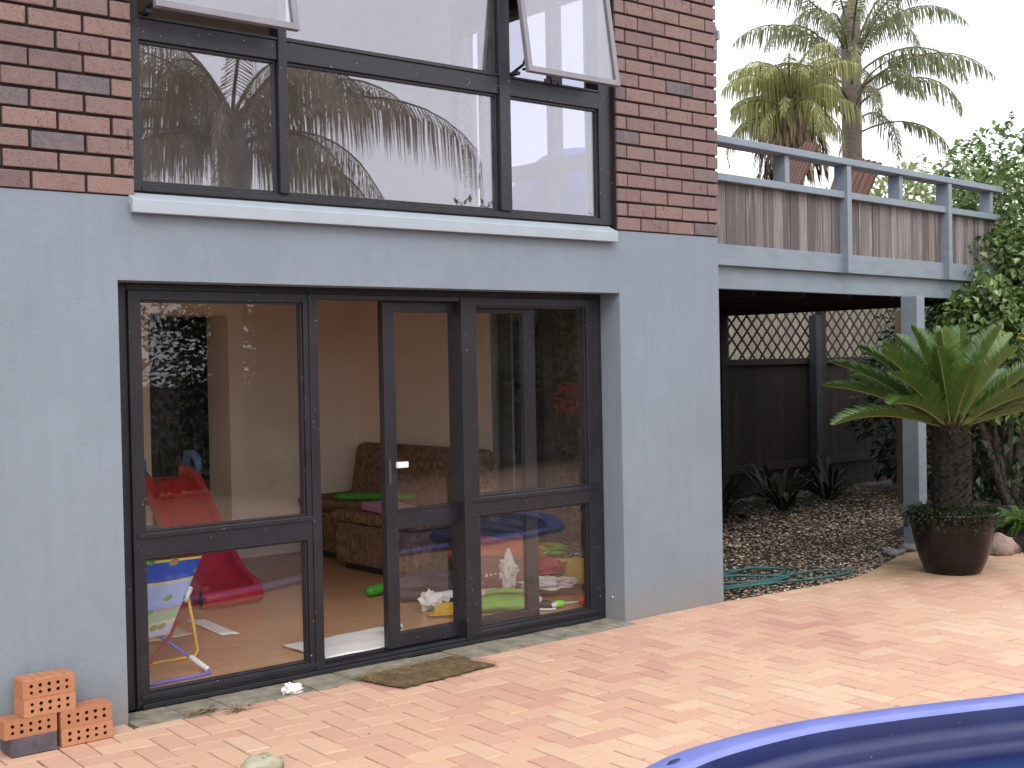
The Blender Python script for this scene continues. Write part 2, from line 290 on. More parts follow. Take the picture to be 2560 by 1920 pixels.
# ================================================================== mesh helpers
class MB:
    def __init__(s): s.v = []; s.f = []; s.t = []; s.m = []; s.uv = {}; s.sm = []
    def add(s, vs, fs, t=.5, mi=0, smooth=False):
        o = len(s.v); s.v.extend(vs)
        for f in fs: s.f.append([i + o for i in f]); s.t.append(t); s.m.append(mi); s.sm.append(smooth)
    def box(s, x0, x1, y0, y1, z0, z1, t=.5, mi=0, mat=None):
        vs = [(x, y, z) for x in (x0, x1) for y in (y0, y1) for z in (z0, z1)]
        if mat is not None: vs = [tuple(mat @ Vector(v)) for v in vs]
        s.add(vs, [(0, 1, 3, 2), (4, 6, 7, 5), (0, 4, 5, 1), (2, 3, 7, 6), (0, 2, 6, 4), (1, 5, 7, 3)], t, mi); return s
    def tube(s, pts, r, seg=8, t=.5, mi=0, cap=True, closed=False, flat=1):
        pts = [Vector(p) for p in pts]; n = len(pts); vs = []; up0 = Vector((0, 0, 1)); pu = None
        rr = r if isinstance(r, (list, tuple)) else [r] * n
        for i, p in enumerate(pts):
            a = pts[(i - 1) % n] if (i > 0 or closed) else p; b = pts[(i + 1) % n] if (i < n - 1 or closed) else p
            d = (b - a); d = d.normalized() if d.length > 1e-9 else Vector((0, 0, 1))
            u = (pu if pu is not None else (up0 if abs(d.z) < .95 else Vector((1, 0, 0))))
            u = (u - d * u.dot(d))
            if u.length < 1e-6: u = Vector((1, 0, 0)) - d * d.x
            u.normalize(); pu = u; w_ = d.cross(u)
            for k in range(seg):
                an = 2 * math.pi * k / seg; vs.append(tuple(p + (u * math.sin(an) * flat + w_ * math.cos(an)) * rr[i]))
        fs = []
        for i in range(n if closed else n - 1):
            j = (i + 1) % n
            for k in range(seg): fs.append((i * seg + k, j * seg + k, j * seg + (k + 1) % seg, i * seg + (k + 1) % seg))
        if cap and not closed: fs.append(tuple(range(seg))); fs.append(tuple(range((n - 1) * seg + seg - 1, (n - 1) * seg - 1, -1)))
        s.add(vs, fs, t, mi, True); return s
    def lathe(s, prof, c=(0, 0, 0), seg=40, t=.5, mi=0, sy=1):
        vs = []; n = len(prof)
        for (r, z) in prof:
            for k in range(seg):
                a = 2 * math.pi * k / seg; vs.append((c[0] + r * math.cos(a), c[1] + r * math.sin(a) * sy, c[2] + z))
        fs = [(i * seg + k, i * seg + (k + 1) % seg, (i + 1) * seg + (k + 1) % seg, (i + 1) * seg + k) for i in range(n - 1) for k in range(seg)]
        s.add(vs, fs, t, mi, True); return s
    def blob(s, c, r, seed=0, amp=.2, fr=2.5, nu=16, nv=10, t=.5, mi=0, rot=0, flatb=None):
        vs = []; cr, sr = math.cos(rot), math.sin(rot)
        for i in range(nv + 1):
            th = math.pi * i / nv
            for k in range(nu):
                ph = 2 * math.pi * k / nu; d = Vector((math.sin(th) * math.cos(ph), math.sin(th) * math.sin(ph), math.cos(th)))
                q = 1 + amp * noise.noise(d * fr + Vector((seed * 3.7, seed, -seed)))
                x, y, z = d.x * r[0] * q, d.y * r[1] * q, d.z * r[2] * q
                if flatb is not None and z < -flatb: z = -flatb
                vs.append((c[0] + x * cr - y * sr, c[1] + x * sr + y * cr, c[2] + z))
        fs = [(i * nu + k, (i + 1) * nu + k, (i + 1) * nu + (k + 1) % nu, i * nu + (k + 1) % nu) for i in range(nv) for k in range(nu)]
        s.add(vs, fs, t, mi, True); return s
    def leaf(s, p, d, n, L, W, t, fold=.25, segs=1):
        # folded pointed leaf: p base, d direction, n normal
        d = d.normalized(); side = d.cross(n)
        if side.length < 1e-5: side = d.orthogonal()
        side.normalize(); nn = side.cross(d)
        a = p; m = p + d * L * .45; e = p + d * L
        l = m + side * W * .5 + nn * W * fold; r_ = m - side * W * .5 + nn * W * fold
        e = e - nn * L * .08
        s.add([tuple(a), tuple(l), tuple(e), tuple(r_), tuple(m)], [(0, 4, 1), (4, 2, 1), (0, 3, 4), (4, 3, 2)] if segs else [(0, 3, 2, 1)], t)
    def build(s, name, mats, parent=None, bevel=0, smooth=None, uvfn=None):
        me = bpy.data.meshes.new(name); me.from_pydata(s.v, [], s.f)
        mats = mats if isinstance(mats, (list, tuple)) else [mats]
        for m in mats: me.materials.append(m)
        me.polygons.foreach_set('material_index', s.m)
        me.polygons.foreach_set('use_smooth', [bool(x) if smooth is None else smooth for x in s.sm])
        a = me.attributes.new('tint', 'FLOAT', 'FACE'); a.data.foreach_set('value', [float(x) for x in s.t])
        if uvfn:
            ul = me.uv_layers.new(name='UVMap')
            for lp in me.loops: ul.data[lp.index].uv = uvfn(lp.vertex_index)
        me.update()
        o = bpy.data.objects.new(name, me); col.objects.link(o)
        if parent is not None: o.parent = parent
        if bevel:
            b = o.modifiers.new('bevel', 'BEVEL'); b.width = bevel; b.segments = 2; b.limit_method = 'ANGLE'; b.angle_limit = R(40)
        return o
def thing(name, label, cat, group=None):
    o = bpy.data.objects.new(name, None); col.objects.link(o); o.empty_display_size = .1
    return tag(o, label, cat, group)
def tag(o, label=None, cat=None, group=None, kind=None):
    if label: o['label'] = label
    if cat: o['category'] = cat
    if group: o['group'] = group
    if kind: o['kind'] = kind
    return o
def recenter(root, loc):
    # put an Empty (and its world-built children) at the thing's base
    root.location = loc
    for c in [o for o in bpy.data.objects if o.parent == root]:
        c.location = (-loc[0], -loc[1], -loc[2])
U = lambda a, b: rnd.uniform(a, b)

# ================================================================== ground
from mathutils.geometry import tessellate_polygon
POOL0 = [(-2.92, -2.084), (-2.56, -2.03), (-2.04, -2.08), (-1.58, -2.223), (-1.25, -2.356), (-.875, -2.508), (-.2, -2.68), (.8, -2.75), (1.8, -3.1), (2.3, -4.2), (1.6, -5.3), (0, -5.6), (-1.5, -5.4), (-2.9, -4.9), (-3.7, -4.1), (-3.85, -3.2), (-3.62, -2.55), (-3.3, -2.22)]
POOL = []
for i in range(len(POOL0)):
    a, b, c, d = [Vector(POOL0[(i + q) % len(POOL0)]) for q in (-1, 0, 1, 2)]
    for k in range(8):
        t = k / 8; POOL.append(.5 * ((2 * b) + (c - a) * t + (2 * a - 5 * b + 4 * c - d) * t * t + (3 * b - a - 3 * c + d) * t ** 3))
NP = len(POOL)
def pool_off(d):
    out = []
    for i in range(NP):
        t = (POOL[(i + 1) % NP] - POOL[(i - 1) % NP]).normalized(); n = Vector((t.y, -t.x)); out.append(POOL[i] + n * d)
    return out
def sheet_with_hole(mb, outer, hole, z):
    A_ = [Vector((x, y, z)) for x, y in outer]; B_ = [Vector((p.x, p.y, z)) for p in hole]
    tris = tessellate_polygon([A_, B_]); vs = [tuple(v) for v in A_ + B_]; fs = []
    for t in tris:
        a, b, c = [Vector(vs[q]) for q in t]
        fs.append(tuple(t) if (b - a).cross(c - a).z > 0 else tuple(reversed(t)))
    mb.add(vs, fs)
g = MB(); sheet_with_hole(g, [(-90, -90), (90, -90), (90, 120), (-90, 120)], pool_off(.02), -.06)
tag(g.build("ground", M['soil']), kind='structure')

BND = [(-9.5, -.002), (-4.022, -.002), (-4.021, -.10), (-.905, -.10), (-.904, -.002), (0, -.002), (.5, -.05), (.96, -.08), (1.34, -.07), (1.7, .03), (2.06, .16), (2.5, .32), (2.95, .38), (3.6, .1), (9, -.6)]
def bseg(x):
    for i in range(len(BND) - 1):
        if BND[i][0] <= x <= BND[i + 1][0]: return BND[i], BND[i + 1]
    return BND[-2], BND[-1]
def clip_half(poly, fn):
    out = []
    for i in range(len(poly)):
        a, b = poly[i], poly[(i + 1) % len(poly)]; fa, fb = fn(a), fn(b)
        if fa >= 0: out.append(a)
        if (fa >= 0) != (fb >= 0):
            k = fa / (fa - fb); out.append((a[0] + (b[0] - a[0]) * k, a[1] + (b[1] - a[1]) * k))
    return out
sb = MB()
sheet_with_hole(sb, [(-10, -9.5)] + [(9, -9.5)] + [(x, y) for x, y in reversed(BND)], pool_off(.02), -.008)
tag(sb.build("paving_bed", M['sand']), kind='structure')
pv = MB(); W_ = .1165; ROT = R(-4)
cr, sr = math.cos(ROT), math.sin(ROT)
def add_paver(cx0, cy0, w, h):
    gap = .0020 + U(0, .0022)
    c = [(cx0 + gap, cy0 + gap), (cx0 + w - gap, cy0 + gap), (cx0 + w - gap, cy0 + h - gap), (cx0 + gap, cy0 + h - gap)]
    j = U(-.006, .006); mx_, my_ = cx0 + w / 2, cy0 + h / 2
    c = [(mx_ + (x - mx_) * math.cos(j) - (y - my_) * math.sin(j), my_ + (x - mx_) * math.sin(j) + (y - my_) * math.cos(j)) for x, y in c]
    poly = [(x * cr - y * sr - 2, x * sr + y * cr - 1) for x, y in c]
    X = sum(p[0] for p in poly) / 4; Y = sum(p[1] for p in poly) / 4
    if X < -9.3 or X > 8.8 or Y > .55 or Y < -9.2: return
    if -4.2 < X < 2.7 and -5.9 < Y < -1.8:
        q = Vector((X, Y)); bi = min(range(NP), key=lambda i: (POOL[i] - q).length_squared); tn = (POOL[(bi + 1) % NP] - POOL[(bi - 1) % NP]).normalized(); nn_ = Vector((-tn.y, tn.x))
        if (q - POOL[bi]).dot(nn_) < -.2: return
        poly = clip_half(poly, lambda p: (Vector(p) - POOL[bi]).dot(nn_) - .001)
        if len(poly) < 3: return
    (x0, y0), (x1, y1) = bseg(X)
    if Y < min(y0, y1) - .3: pass
    else:
        poly = clip_half(poly, lambda p: (y0 + (y1 - y0) * (p[0] - x0) / (x1 - x0)) - p[1])
        if x0 < -.95 or x1 < .1:
            if X < -.9045 and X > -4.0215: poly = clip_half(poly, lambda p: -.10 - p[1]) if Y > -.3 else poly
        if len(poly) < 3: return
        ar = abs(sum(poly[i][0] * poly[(i + 1) % len(poly)][1] - poly[(i + 1) % len(poly)][0] * poly[i][1] for i in range(len(poly)))) / 2
        if ar < .0008: return
    X = sum(p[0] for p in poly) / len(poly); Y = sum(p[1] for p in poly) / len(poly)
    k = len(poly); z = U(-.0012, .0012); tx, ty = U(-.008, .008), U(-.008, .008)
    zf = lambda p, dz: z + (p[0] - X) * tx + (p[1] - Y) * ty + dz
    ins = [(X + (p[0] - X) * .965, Y + (p[1] - Y) * .965) for p in poly] if ar_ok else poly
    vs = [(p[0], p[1], zf(p, 0)) for p in ins] + [(p[0], p[1], zf(p, -.0035)) for p in poly] + [(p[0], p[1], -.03) for p in poly]
    fs = [tuple(range(k))] + [(i, k + i, k + (i + 1) % k, (i + 1) % k) for i in range(k)] + [(k + i, 2 * k + i, 2 * k + (i + 1) % k, k + (i + 1) % k) for i in range(k)]
    tt = rnd.random(); nn = noise.noise(Vector((X * .8, Y * .8, 3))) * .55
    pv.add(vs, fs, min(1, max(0, tt * .62 + .24 + nn + (-.1 if X > 1 else 0))))
ar_ok = True
for i in range(-85, 110):
    for j in range(-85, 40):
        k = (i - j) % 4
        if k == 0: add_paver(i * W_, j * W_, 2 * W_, W_)
        elif k == 3: add_paver(i * W_, j * W_, W_, 2 * W_)
tag(pv.build("paving", M['paver']), kind='structure')

# gravel bed under the deck
gs = MB(); gs.add([(0.0, -.3, -.022), (9, -.8, -.022), (9, 6, -.022), (0.0, 6, -.022)], [(0, 1, 2, 3)])
tag(gs.build("gravel_bed", M['soil']), kind='structure')
pb = MB()
OCT = [Vector(v) for v in ((1, 0, 0), (-1, 0, 0), (0, 1, 0), (0, -1, 0), (0, 0, 1), (0, 0, -1), (.7, .7, .1), (-.7, .7, .1), (-.7, -.7, .1), (.7, -.7, .1))]
def ybnd(x):
    (x0, y0), (x1, y1) = bseg(x); return y0 + (y1 - y0) * (x - x0) / (x1 - x0)
cnt = 0
while cnt < 17000:
    x = U(.01, 6.6); y = -.12 + 3.9 * rnd.random() ** 1.35
    lim = ybnd(x) + .01
    if y < lim: 
        continue
    cnt += 1
    s = U(.008, .0165) * (1 + .25 * (y > 1.5)); a = U(0, 6.28); fl = U(.45, .8); ca, sa = math.cos(a), math.sin(a)
    k = 6; vs = []
    e = U(.6, 1)
    ring = [(math.cos(b) * U(.8, 1.1), math.sin(b) * e * U(.8, 1.1)) for b in (0, 1.05, 2.1, 3.14, 4.2, 5.25)]
    z0 = -.016 + U(0, .012)
    vs = [(x + (p[0] * ca - p[1] * sa) * s, y + (p[0] * sa + p[1] * ca) * s, z0 + .3 * s) for p in ring] + [(x, y, z0 + fl * s * 1.2)] + [(x + (p[0] * ca - p[1] * sa) * s * .6, y + (p[0] * sa + p[1] * ca) * s * .6, z0 + fl * s) for p in ring]
    fs = [(i, (i + 1) % 6, 7 + (i + 1) % 6, 7 + i) for i in range(6)] + [(7 + i, 7 + (i + 1) % 6, 6) for i in range(6)]
    pb.add(vs, fs, min(1, max(0, rnd.gauss(.5, .27))), 0, True)
tag(pb.build("gravel", M['pebble']), "brown and cream river pebbles spread under the raised deck", "gravel", kind='stuff')

# ================================================================== house
ZR = 2.334          # brick starts
ZO = 1.964          # lower opening head
XL, XR = -4.018, -.896
house = thing("brick_house", "two storey house with brown brick above blue-grey rendered ground floor", "house")
wl = MB()
wl.box(-9, -8.5, 0, .25, -.1, ZR); wl.box(-5.0, XL, 0, .25, -.1, ZR); wl.box(-8.5, -5.0, 0, .25, ZO, ZR); wl.box(-8.5, -5.0, 0, .25, -.1, .03); wl.box(XL, XR, 0, .25, ZO, ZR); wl.box(XR, 0, 0, .25, -.1, ZR)  # wide gap on the left is an added opening that lights the room
# right flank, lower and upper storeys with glazed door openings
wl.box(-.2, 0, .25, 1.09, -.1, ZR); wl.box(-.2, 0, 2.04, 9, -.1, ZR); wl.box(-.2, 0, 1.09, 2.04, 2.08, ZR)
wl.box(-9, -8.8, .25, 9, -.1, 4.9); wl.box(-8.8, -.2, 8.8, 9, -.1, 4.9)
wl.build("rendered_wall", M['render'], house)
bw = MB(); bw.box(-9, -3.93, .006, .25, ZR + .002, 4.9); bw.box(-3.93, -.905, .006, .25, 4.16, 4.9); bw.box(-.905, -.006, .006, .25, ZR + .002, 4.9)
bw.box(-.2, -.006, .25, 1.0, ZR + .002, 4.9); bw.box(-.2, -.006, 2.45, 8.8, ZR + .002, 4.9); bw.box(-.2, -.006, 1.0, 2.45, 4.15, 4.9)
bw.build("mortar_joints", M['mortar'], house)
bk = MB()
def brick_row(x0, x1, phase, z, y0=-.008, y1=.06, axis='x'):
    k = math.floor((x0 - phase) / .24) - 1; x = phase + k * .24
    while x < x1:
        a, b = max(x + .0065, x0), min(x + .2335, x1)
        if b - a > .018:
            ja, jb = U(-.002, .002), U(-.002, .002); jz = U(-.0015, .0015); jy = U(-.002, .002)
            t = min(1, max(0, rnd.gauss(.52, .2))); 
            if rnd.random() < .09: t = 1
            za, zb = z + .007 + jz, z + .0795 + jz
            if axis == 'x': bk.box(a + ja * (a > x0), b + jb * (b < x1), y0 + jy, y1, za, zb, t)
            else: bk.box(-.06, .006 + jy, a, b, za, zb, t)
        x += .24
r = 0; z = ZR
while z < 4.85:
    odd = r % 2 == 0
    pl_ = -4.39 if odd else -4.27; pr_ = -.709 if odd else -.829 + .01
    brick_row(-9, -3.932, pl_, z); brick_row(-.903, .006, pr_, z)
    if z > 4.15: brick_row(-3.93, -.905, pl_, z)
    brick_row(.062, .995, .0 if odd else .12, z, axis='y'); brick_row(2.455, 8.8, .0 if odd else .12, z, axis='y')
    z += .086; r += 1
bk.build("brickwork", M['brick'], house, bevel=.0035)
# roof, floors, interior shell
rf = MB(); rf.box(-9.3, .3, -.3, 9.3, 4.92, 5.1); rf.build("roof", M['paint'], house)
iw = MB()
iw.box(-8.7, -2.10, 3.84, 4.2, .03, 2.18); iw.box(-1.43, -.2, 3.84, 4.2, .03, 2.18); iw.box(-2.10, -1.43, 3.84, 4.2, 1.975, 2.18)
iw.box(-8.8, -8.7, .25, 4.2, .03, 2.18)
iw.box(-.215, -.2, .25, 1.07, .03, 2.18); iw.box(-.215, -.2, 2.06, 3.84, .03, 2.18)
iw.box(-5, XL, .25, .262, .03, 2.18); iw.box(XR, -.215, .25, .262, .03, 2.18); iw.box(XL, XR, .25, .262, 1.99, 2.18)
iw.build("interior_wall", M['wallin'], house)
up = MB()
up.box(-6.0, -.2, 4.0, 4.1, 2.26, 4.5); up.box(-6.1, -6, .25, 4.1, 2.26, 4.5); up.box(-.215, -.2, 2.47, 4.0, 2.26, 4.5); MB().box(-.215, -.2, .25, .985, 2.26, 4.5).build('upper_side_wall', M['wallup'], house)
up.build("upper_interior_wall", M['wallup'], house)
MB().box(-8.8, -.2, .25, 4.2, 2.18, 2.26).build("storey_floor", M['ceiling'], house)
MB().box(-6.1, -.2, .25, 4.1, 4.5, 4.58).build("upper_ceiling", M['ceiling'], house)
sk = MB(); sk.box(-8.7, -2.12, 3.828, 3.84, .03, .11); sk.box(-1.41, -.215, 3.828, 3.84, .03, .11); sk.build("skirting_board", M['cream'], house, bevel=.003)
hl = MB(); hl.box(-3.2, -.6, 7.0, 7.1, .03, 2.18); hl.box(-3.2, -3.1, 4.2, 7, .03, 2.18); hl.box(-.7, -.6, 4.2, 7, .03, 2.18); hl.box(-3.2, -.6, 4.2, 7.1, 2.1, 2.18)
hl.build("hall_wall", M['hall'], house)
fl = MB(); fl.add([(-8.8, .24, .03), (-.2, .24, .03), (-.2, 7.1, .03), (-8.8, 7.1, .03)], [(0, 1, 2, 3)])
tag(fl.build("floor", M['tile']), kind='structure')
ef = MB(); ef.box(-8.5, -8.44, .12, .2, .03, ZO); ef.box(-5.06, -5.0, .12, .2, .03, ZO); ef.box(-8.44, -5.06, .12, .2, .03, .09); ef.box(-8.44, -5.06, .12, .2, ZO - .06, ZO); ef.box(-6.8, -6.74, .12, .2, .09, ZO - .06)  # out-of-view window added to bring more daylight into the room
efo = ef.build("added_light_window_frame", M['frame'], house)
MB().box(-8.44, -6.8, .155, .16, .09, ZO - .06).build("pane", M['glass'], efo); MB().box(-6.74, -5.06, .155, .16, .09, ZO - .06).build("pane", M['glass'], efo)
# threshold strip of grey blocks
th = MB(); x = XL + .004
while x < XR - .01:
    b = min(x + U(.21, .24), XR - .004); th.box(x + .002, b - .003, -.098 + U(-.004, .002), .15, -.05, .004 + U(-.003, .003), rnd.random()); x = b
th.build("threshold_strip", M['concrete'], house, bevel=.004)
# sill
sl = MB(); xs0, xs1 = -3.958, -.943
pr = [(.05, 2.300), (.05, 2.358), (.028, 2.358), (-.040, 2.324), (-.045, 2.318), (-.045, 2.262), (-.012, 2.262), (-.012, 2.300)]
k = len(pr); sl.add([(xs0, y, z) for y, z in pr] + [(xs1, y, z) for y, z in pr], [tuple(range(k)), tuple(range(2 * k - 1, k - 1, -1))] + [(i, k + i, k + (i + 1) % k, (i + 1) % k) for i in range(k)])
sl.build("window_sill", M['sill'], house, bevel=.003)
# bracket on the flank wall high up
MB().box(.008, .05, .02, .16, 3.47, 3.69).box(.03, .055, .0, .04, 3.60, 3.66).build("downpipe_bracket", M['paint'], house, bevel=.004)

# ---- upper window
def frame_bars(mb, bars, y0, y1):
    for (a, b, c, d) in bars: mb.box(a, b, y0, y1, c, d)
uf = MB()
uf.box(-3.928, -3.884, .022, .1, 2.366, 4.158); uf.box(-1.016, -.907, .028, .1, 2.366, 4.158)
uf.box(-3.174, -3.126, .014, .1, 2.404, 4.11); uf.box(-1.784, -1.708, .014, .1, 2.404, 4.11)
for a, b in ((-3.884, -3.174), (-3.126, -1.784), (-1.708, -1.016)):
    uf.box(a, b, .026, .1, 3.046, 3.140); uf.box(a, b, .018, .1, 3.1405, 3.153)
uf.box(-3.884, -1.016, .016, .1, 2.366, 2.388); uf.box(-3.884, -1.016, .03, .1, 2.3885, 2.403)
uf.box(-3.884, -1.016, .026, .1, 4.11, 4.158)
def bead(mb, x0, x1, z0, z1, y0, y1, w=.014):
    mb.box(x0, x0 + w, y0, y1, z0, z1); mb.box(x1 - w, x1, y0, y1, z0, z1); mb.box(x0 + w, x1 - w, y0, y1, z0, z0 + w); mb.box(x0 + w, x1 - w, y0, y1, z1 - w, z1)
for a, b in ((-3.884, -3.174), (-3.126, -1.784), (-1.708, -1.016)): bead(uf, a, b, 2.403, 3.046, .042, .07)
bead(uf, -3.126, -1.784, 3.153, 4.11, .042, .07)
ufo = uf.build("upper_window_frame", M['frame'], house, bevel=.0025)
def pane(mb_name, x0, x1, z0, z1, y, parent, m=None, tilt=0):
    o = MB().box(x0, x1, y, y + .005, z0, z1).build(mb_name, m or M['glass'], parent); return o
for a, b in ((-3.884, -3.174), (-3.126, -1.784), (-1.708, -1.016)): pane("pane", a + .003, b - .003, 2.406, 3.043, .056, ufo, M['glass_up'])
pane("pane", -3.123, -1.787, 3.156, 4.107, .056, ufo, M['glass_up'])
for (a, b, ang) in ((-3.882, -3.158, 9.3), (-1.712, -1.008, 8.6)):
    T = Matrix.Translation((0, .012, 4.11)) @ Matrix.Rotation(R(-ang), 4, 'X')
    s_ = MB(); H = .972; wd = .032
    s_.box(a, a + wd, -.018, .012, -H, 0, mat=T); s_.box(b - wd, b, -.018, .012, -H, 0, mat=T)
    s_.box(a + wd, b - wd, -.018, .012, -H, -H + wd, mat=T); s_.box(a + wd, b - wd, -.018, .012, -wd, 0, mat=T)
    so_ = s_.build("awning_sash", M['sashedge'], house, bevel=.002)
    MB().box(a + wd, b - wd, -.006, -.001, -H + wd, -wd, mat=T).build("sash_pane", M['glass_up'], so_)
    # stay arm and catch
    c = MB(); c.box(a + .02, a + .05, -.02, .06, 3.158, 3.175); c.box(a + .08, a + .10, -.09, -.0, 3.19, 3.2)
    c.tube([(a + .03, .03, 3.17), (a + .055, -.04, 3.21), (a + .03, -.09, 3.24)], .008, 6)
    c.build("window_catch", M['black'], house)
for k in range(3): MB().box(-1.452 + k * .05, -1.422 + k * .05, .008, .018, 3.144, 3.168).build("vent_slot", M['black'], house)
# ---- upper flank sliding door (seen through the window)
uu = MB(); 
for y0, y1 in ((1.0, 1.04), (1.37, 1.43), (2.14, 2.20), (2.41, 2.45)): uu.box(-.16, -.06, y0, y1, 2.26, 4.15)
for y0, y1 in ((1.04, 1.37), (1.43, 2.14), (2.2, 2.41)): 
    uu.box(-.15, -.07, y0, y1, 2.9, 3.0); uu.box(-.15, -.07, y0, y1, 2.26, 2.32); uu.box(-.15, -.07, y0, y1, 4.09, 4.15)
uo = uu.build("deck_door_frame", M['sashedge'], house)
MB().box(-.112, -.107, 1.04, 2.41, 2.32, 4.09).build("deck_door_pane", M['glass_tint'], uo)
lv = MB()
for k in range(13): lv.box(-.26, -.235, 2.16, 2.3, 2.62 + k * .075, 2.655 + k * .075)
lv.box(-.262, -.225, 2.14, 2.16, 2.5, 3.6); lv.box(-.262, -.225, 2.3, 2.32, 2.5, 3.6)
lv.build("louvre_blind", M['cream'], house)

# ---- lower sliding door wall
FY = .15
lf = MB()
lf.box(XL + .002, -3.905, FY + .02, FY + .12, .006, ZO - .002); lf.box(-3.905, -3.885, FY, FY + .12, .02, 1.93)
lf.box(-.935, XR - .002, FY + .012, FY + .08, .006, ZO - .002); lf.box(-.955, -.935, FY, FY + .075, .02, 1.93)
lf.box(-3.905, -.935, FY + .014, FY + .12, 1.93, ZO - .002)
lf.box(-3.905, -.935, FY + .01, FY + .13, .006, .03)
# light 1 surround
def light(x0, x1, z0, z1, gx0, gx1, gz0, gz1, y):
    lf.box(x0, gx0, y, FY + .056, z0, z1); lf.box(gx1, x1, y, FY + .056, z0, z1)
    lf.box(gx0, gx1, y, FY + .056, z0, gz0); lf.box(gx0, gx1, y, FY + .056, gz1, z1)
    bead(lf, gx0, gx1, gz0, gz1, y + .012, FY + .05, .01)
light(-3.885, -2.955, .705, 1.93, -3.848, -2.985, .815, 1.885, FY)
light(-3.885, -2.955, .03, .7045, -3.848, -2.985, .075, .695, FY + .001)
lf.box(-2.955, -2.905, FY - .006, FY + .12, .03, 1.93)
light(-1.925, -.955, .725, 1.93, -1.872, -1.03, .817, 1.885, FY)
light(-1.925, -.955, .03, .7245, -1.872, -1.03, .075, .715, FY + .001)
lf.box(-1.985, -1.925, FY - .006, FY + .12, .03, 1.93)
# raised lip along the transom tops and sills
for a, b, z_ in ((-3.885, -2.955, .812), (-1.925, -.955, .814), (-3.885, -2.955, .07), (-1.925, -.955, .07)): lf.box(a, b, FY - .008, FY, z_ - .022, z_)
lf.box(-2.905, -1.985, FY + .0, FY + .045, .03, .045); lf.box(-2.905, -1.985, FY + .085, FY + .12, .03, .05)
lf.box(-3.885, -.955, FY - .014, FY, .008, .03); lf.box(-2.905, -1.985, FY + .0, FY + .12, 1.905, 1.93)
MB().box(-.968, -.90, FY + .085, FY + .099, .031, 1.96).build('jamb_liner', M['cream'], house, bevel=.002)
lfo = lf.build("door_wall_frame", M['frame'], house, bevel=.0025)
for a, b, c, d in ((-3.848, -2.985, .815, 1.885), (-3.848, -2.985, .075, .695), (-1.872, -1.03, .817, 1.885), (-1.872, -1.03, .075, .715)):
    pane("pane", a + .004, b - .004, c + .004, d - .004, FY + .035, lfo)
sdr = MB(); y0, y1 = .208, .243
sdr.box(-2.462, -2.388, y0, y1, .05, 1.903); sdr.box(-1.482, -1.392, y0, y1, .05, 1.903)
sdr.box(-2.388, -1.482, y0 + .003, y1, .05, .128); sdr.box(-2.388, -1.482, y0 + .003, y1, 1.845, 1.903); sdr.box(-2.388, -1.482, y0 + .003, y1, .685, .79)
sdr.box(-2.388, -1.482, y0 - .003, y1, .782, .79); sdr.box(-2.47, -2.462, y0 - .008, y1 + .004, .05, 1.903)
sdo = sdr.build("sliding_door", M['frame'], house, bevel=.002)
pane("door_pane", -2.386, -1.484, .13, .683, .224, sdo); pane("door_pane", -2.386, -1.484, .79, 1.843, .224, sdo)
MB().box(-2.40, -2.328, .186, .207, 1.012, 1.044).build("door_latch", M['white_pl'], sdo, bevel=.004)
MB().box(-2.448, -2.43, .202, .208, .93, 1.06).build("lock_plate", M['darkpost'], sdo, bevel=.001)
# lower flank glazed door
lg = MB()
for y0, y1 in ((1.09, 1.14), (1.53, 1.58), (1.99, 2.04)): lg.box(-.15, -.06, y0, y1, .03, 2.08)
for y0, y1 in ((1.14, 1.53), (1.58, 1.99)): lg.box(-.14, -.07, y0, y1, .03, .1); lg.box(-.14, -.07, y0, y1, 2.02, 2.08)
lgo = lg.build("side_door_frame", M['lattice'], house)
MB().box(-.105, -.10, 1.14, 1.99, .1, 2.02).build("side_door_pane", M['glass'], lgo)
MB().tube([(-.9, .1, .135), (-.902, .1, .135)], .008, 8).build("reveal_screw", M['white_pl'], house)

# ================================================================== deck
deck = thing("raised_deck", "raised timber deck with blue-grey rails and weathered boards beside the house", "deck")
DY = lambda x: .235 + .09 * x
def dbox(mb, x0, x1, o0, o1, z0, z1, t=.5):
    vs = []
    for x in (x0, x1):
        for o in (o0, o1):
            for z in (z0, z1): vs.append((x, DY(x) + o, z))
    mb.add(vs, [(0, 1, 3, 2), (4, 6, 7, 5), (0, 4, 5, 1), (2, 3, 7, 6), (0, 2, 6, 4), (1, 5, 7, 3)], t)
XE = 4.72
m = MB(); dbox(m, .012, XE - .05, -.03, .11, 3.005, 3.055); m.build("handrail", M['paint'], deck, bevel=.006)
m = MB(); dbox(m, .012, XE - .06, .0, .05, 2.757, 2.808); m.build("middle_rail", M['paint'], deck, bevel=.004)
# vertical fins
for i, (x, full) in enumerate(((.10, 2), (1.135, 0), (1.955, 1), (2.80, 0), (3.61, 1), (4.46, 0))):
    m = MB()
    if full == 2: dbox(m, .015, .05, -.012, .1, 2.2, 3.005)
    elif full: dbox(m, x, x + .062, -.022, .10, 2.19, 3.004)
    else: dbox(m, x, x + .058, .0, .11, 2.809, 3.004)
    m.build("baluster_post", M['paint'], deck, bevel=.003)
m = MB(); x = .055
while x < XE - .06:
    wb = U(.09, .125); dbox(m, x, min(x + wb - .003, XE - .05), .055 + U(-.004, .004), .072, 2.30, 2.77, rnd.random()); x += wb
m.build("infill_boards", M['board'], deck, bevel=.0015)
m = MB(); dbox(m, .012, XE, .03, .075, 2.193, 2.335); m.build("fascia_board", M['paint'], deck, bevel=.003)
m = MB(); dbox(m, .012, XE, .0765, .125, 2.036, 2.33); m.build("edge_beam", M['paint'], deck, bevel=.004)
m = MB()
y = .47
while y < 4.3:
    m.box(.02, min(5.0, (y - .38) / .09), y, y + .09, 2.155, 2.18); y += .095
m.build("decking", M['board'], deck)
m = MB()
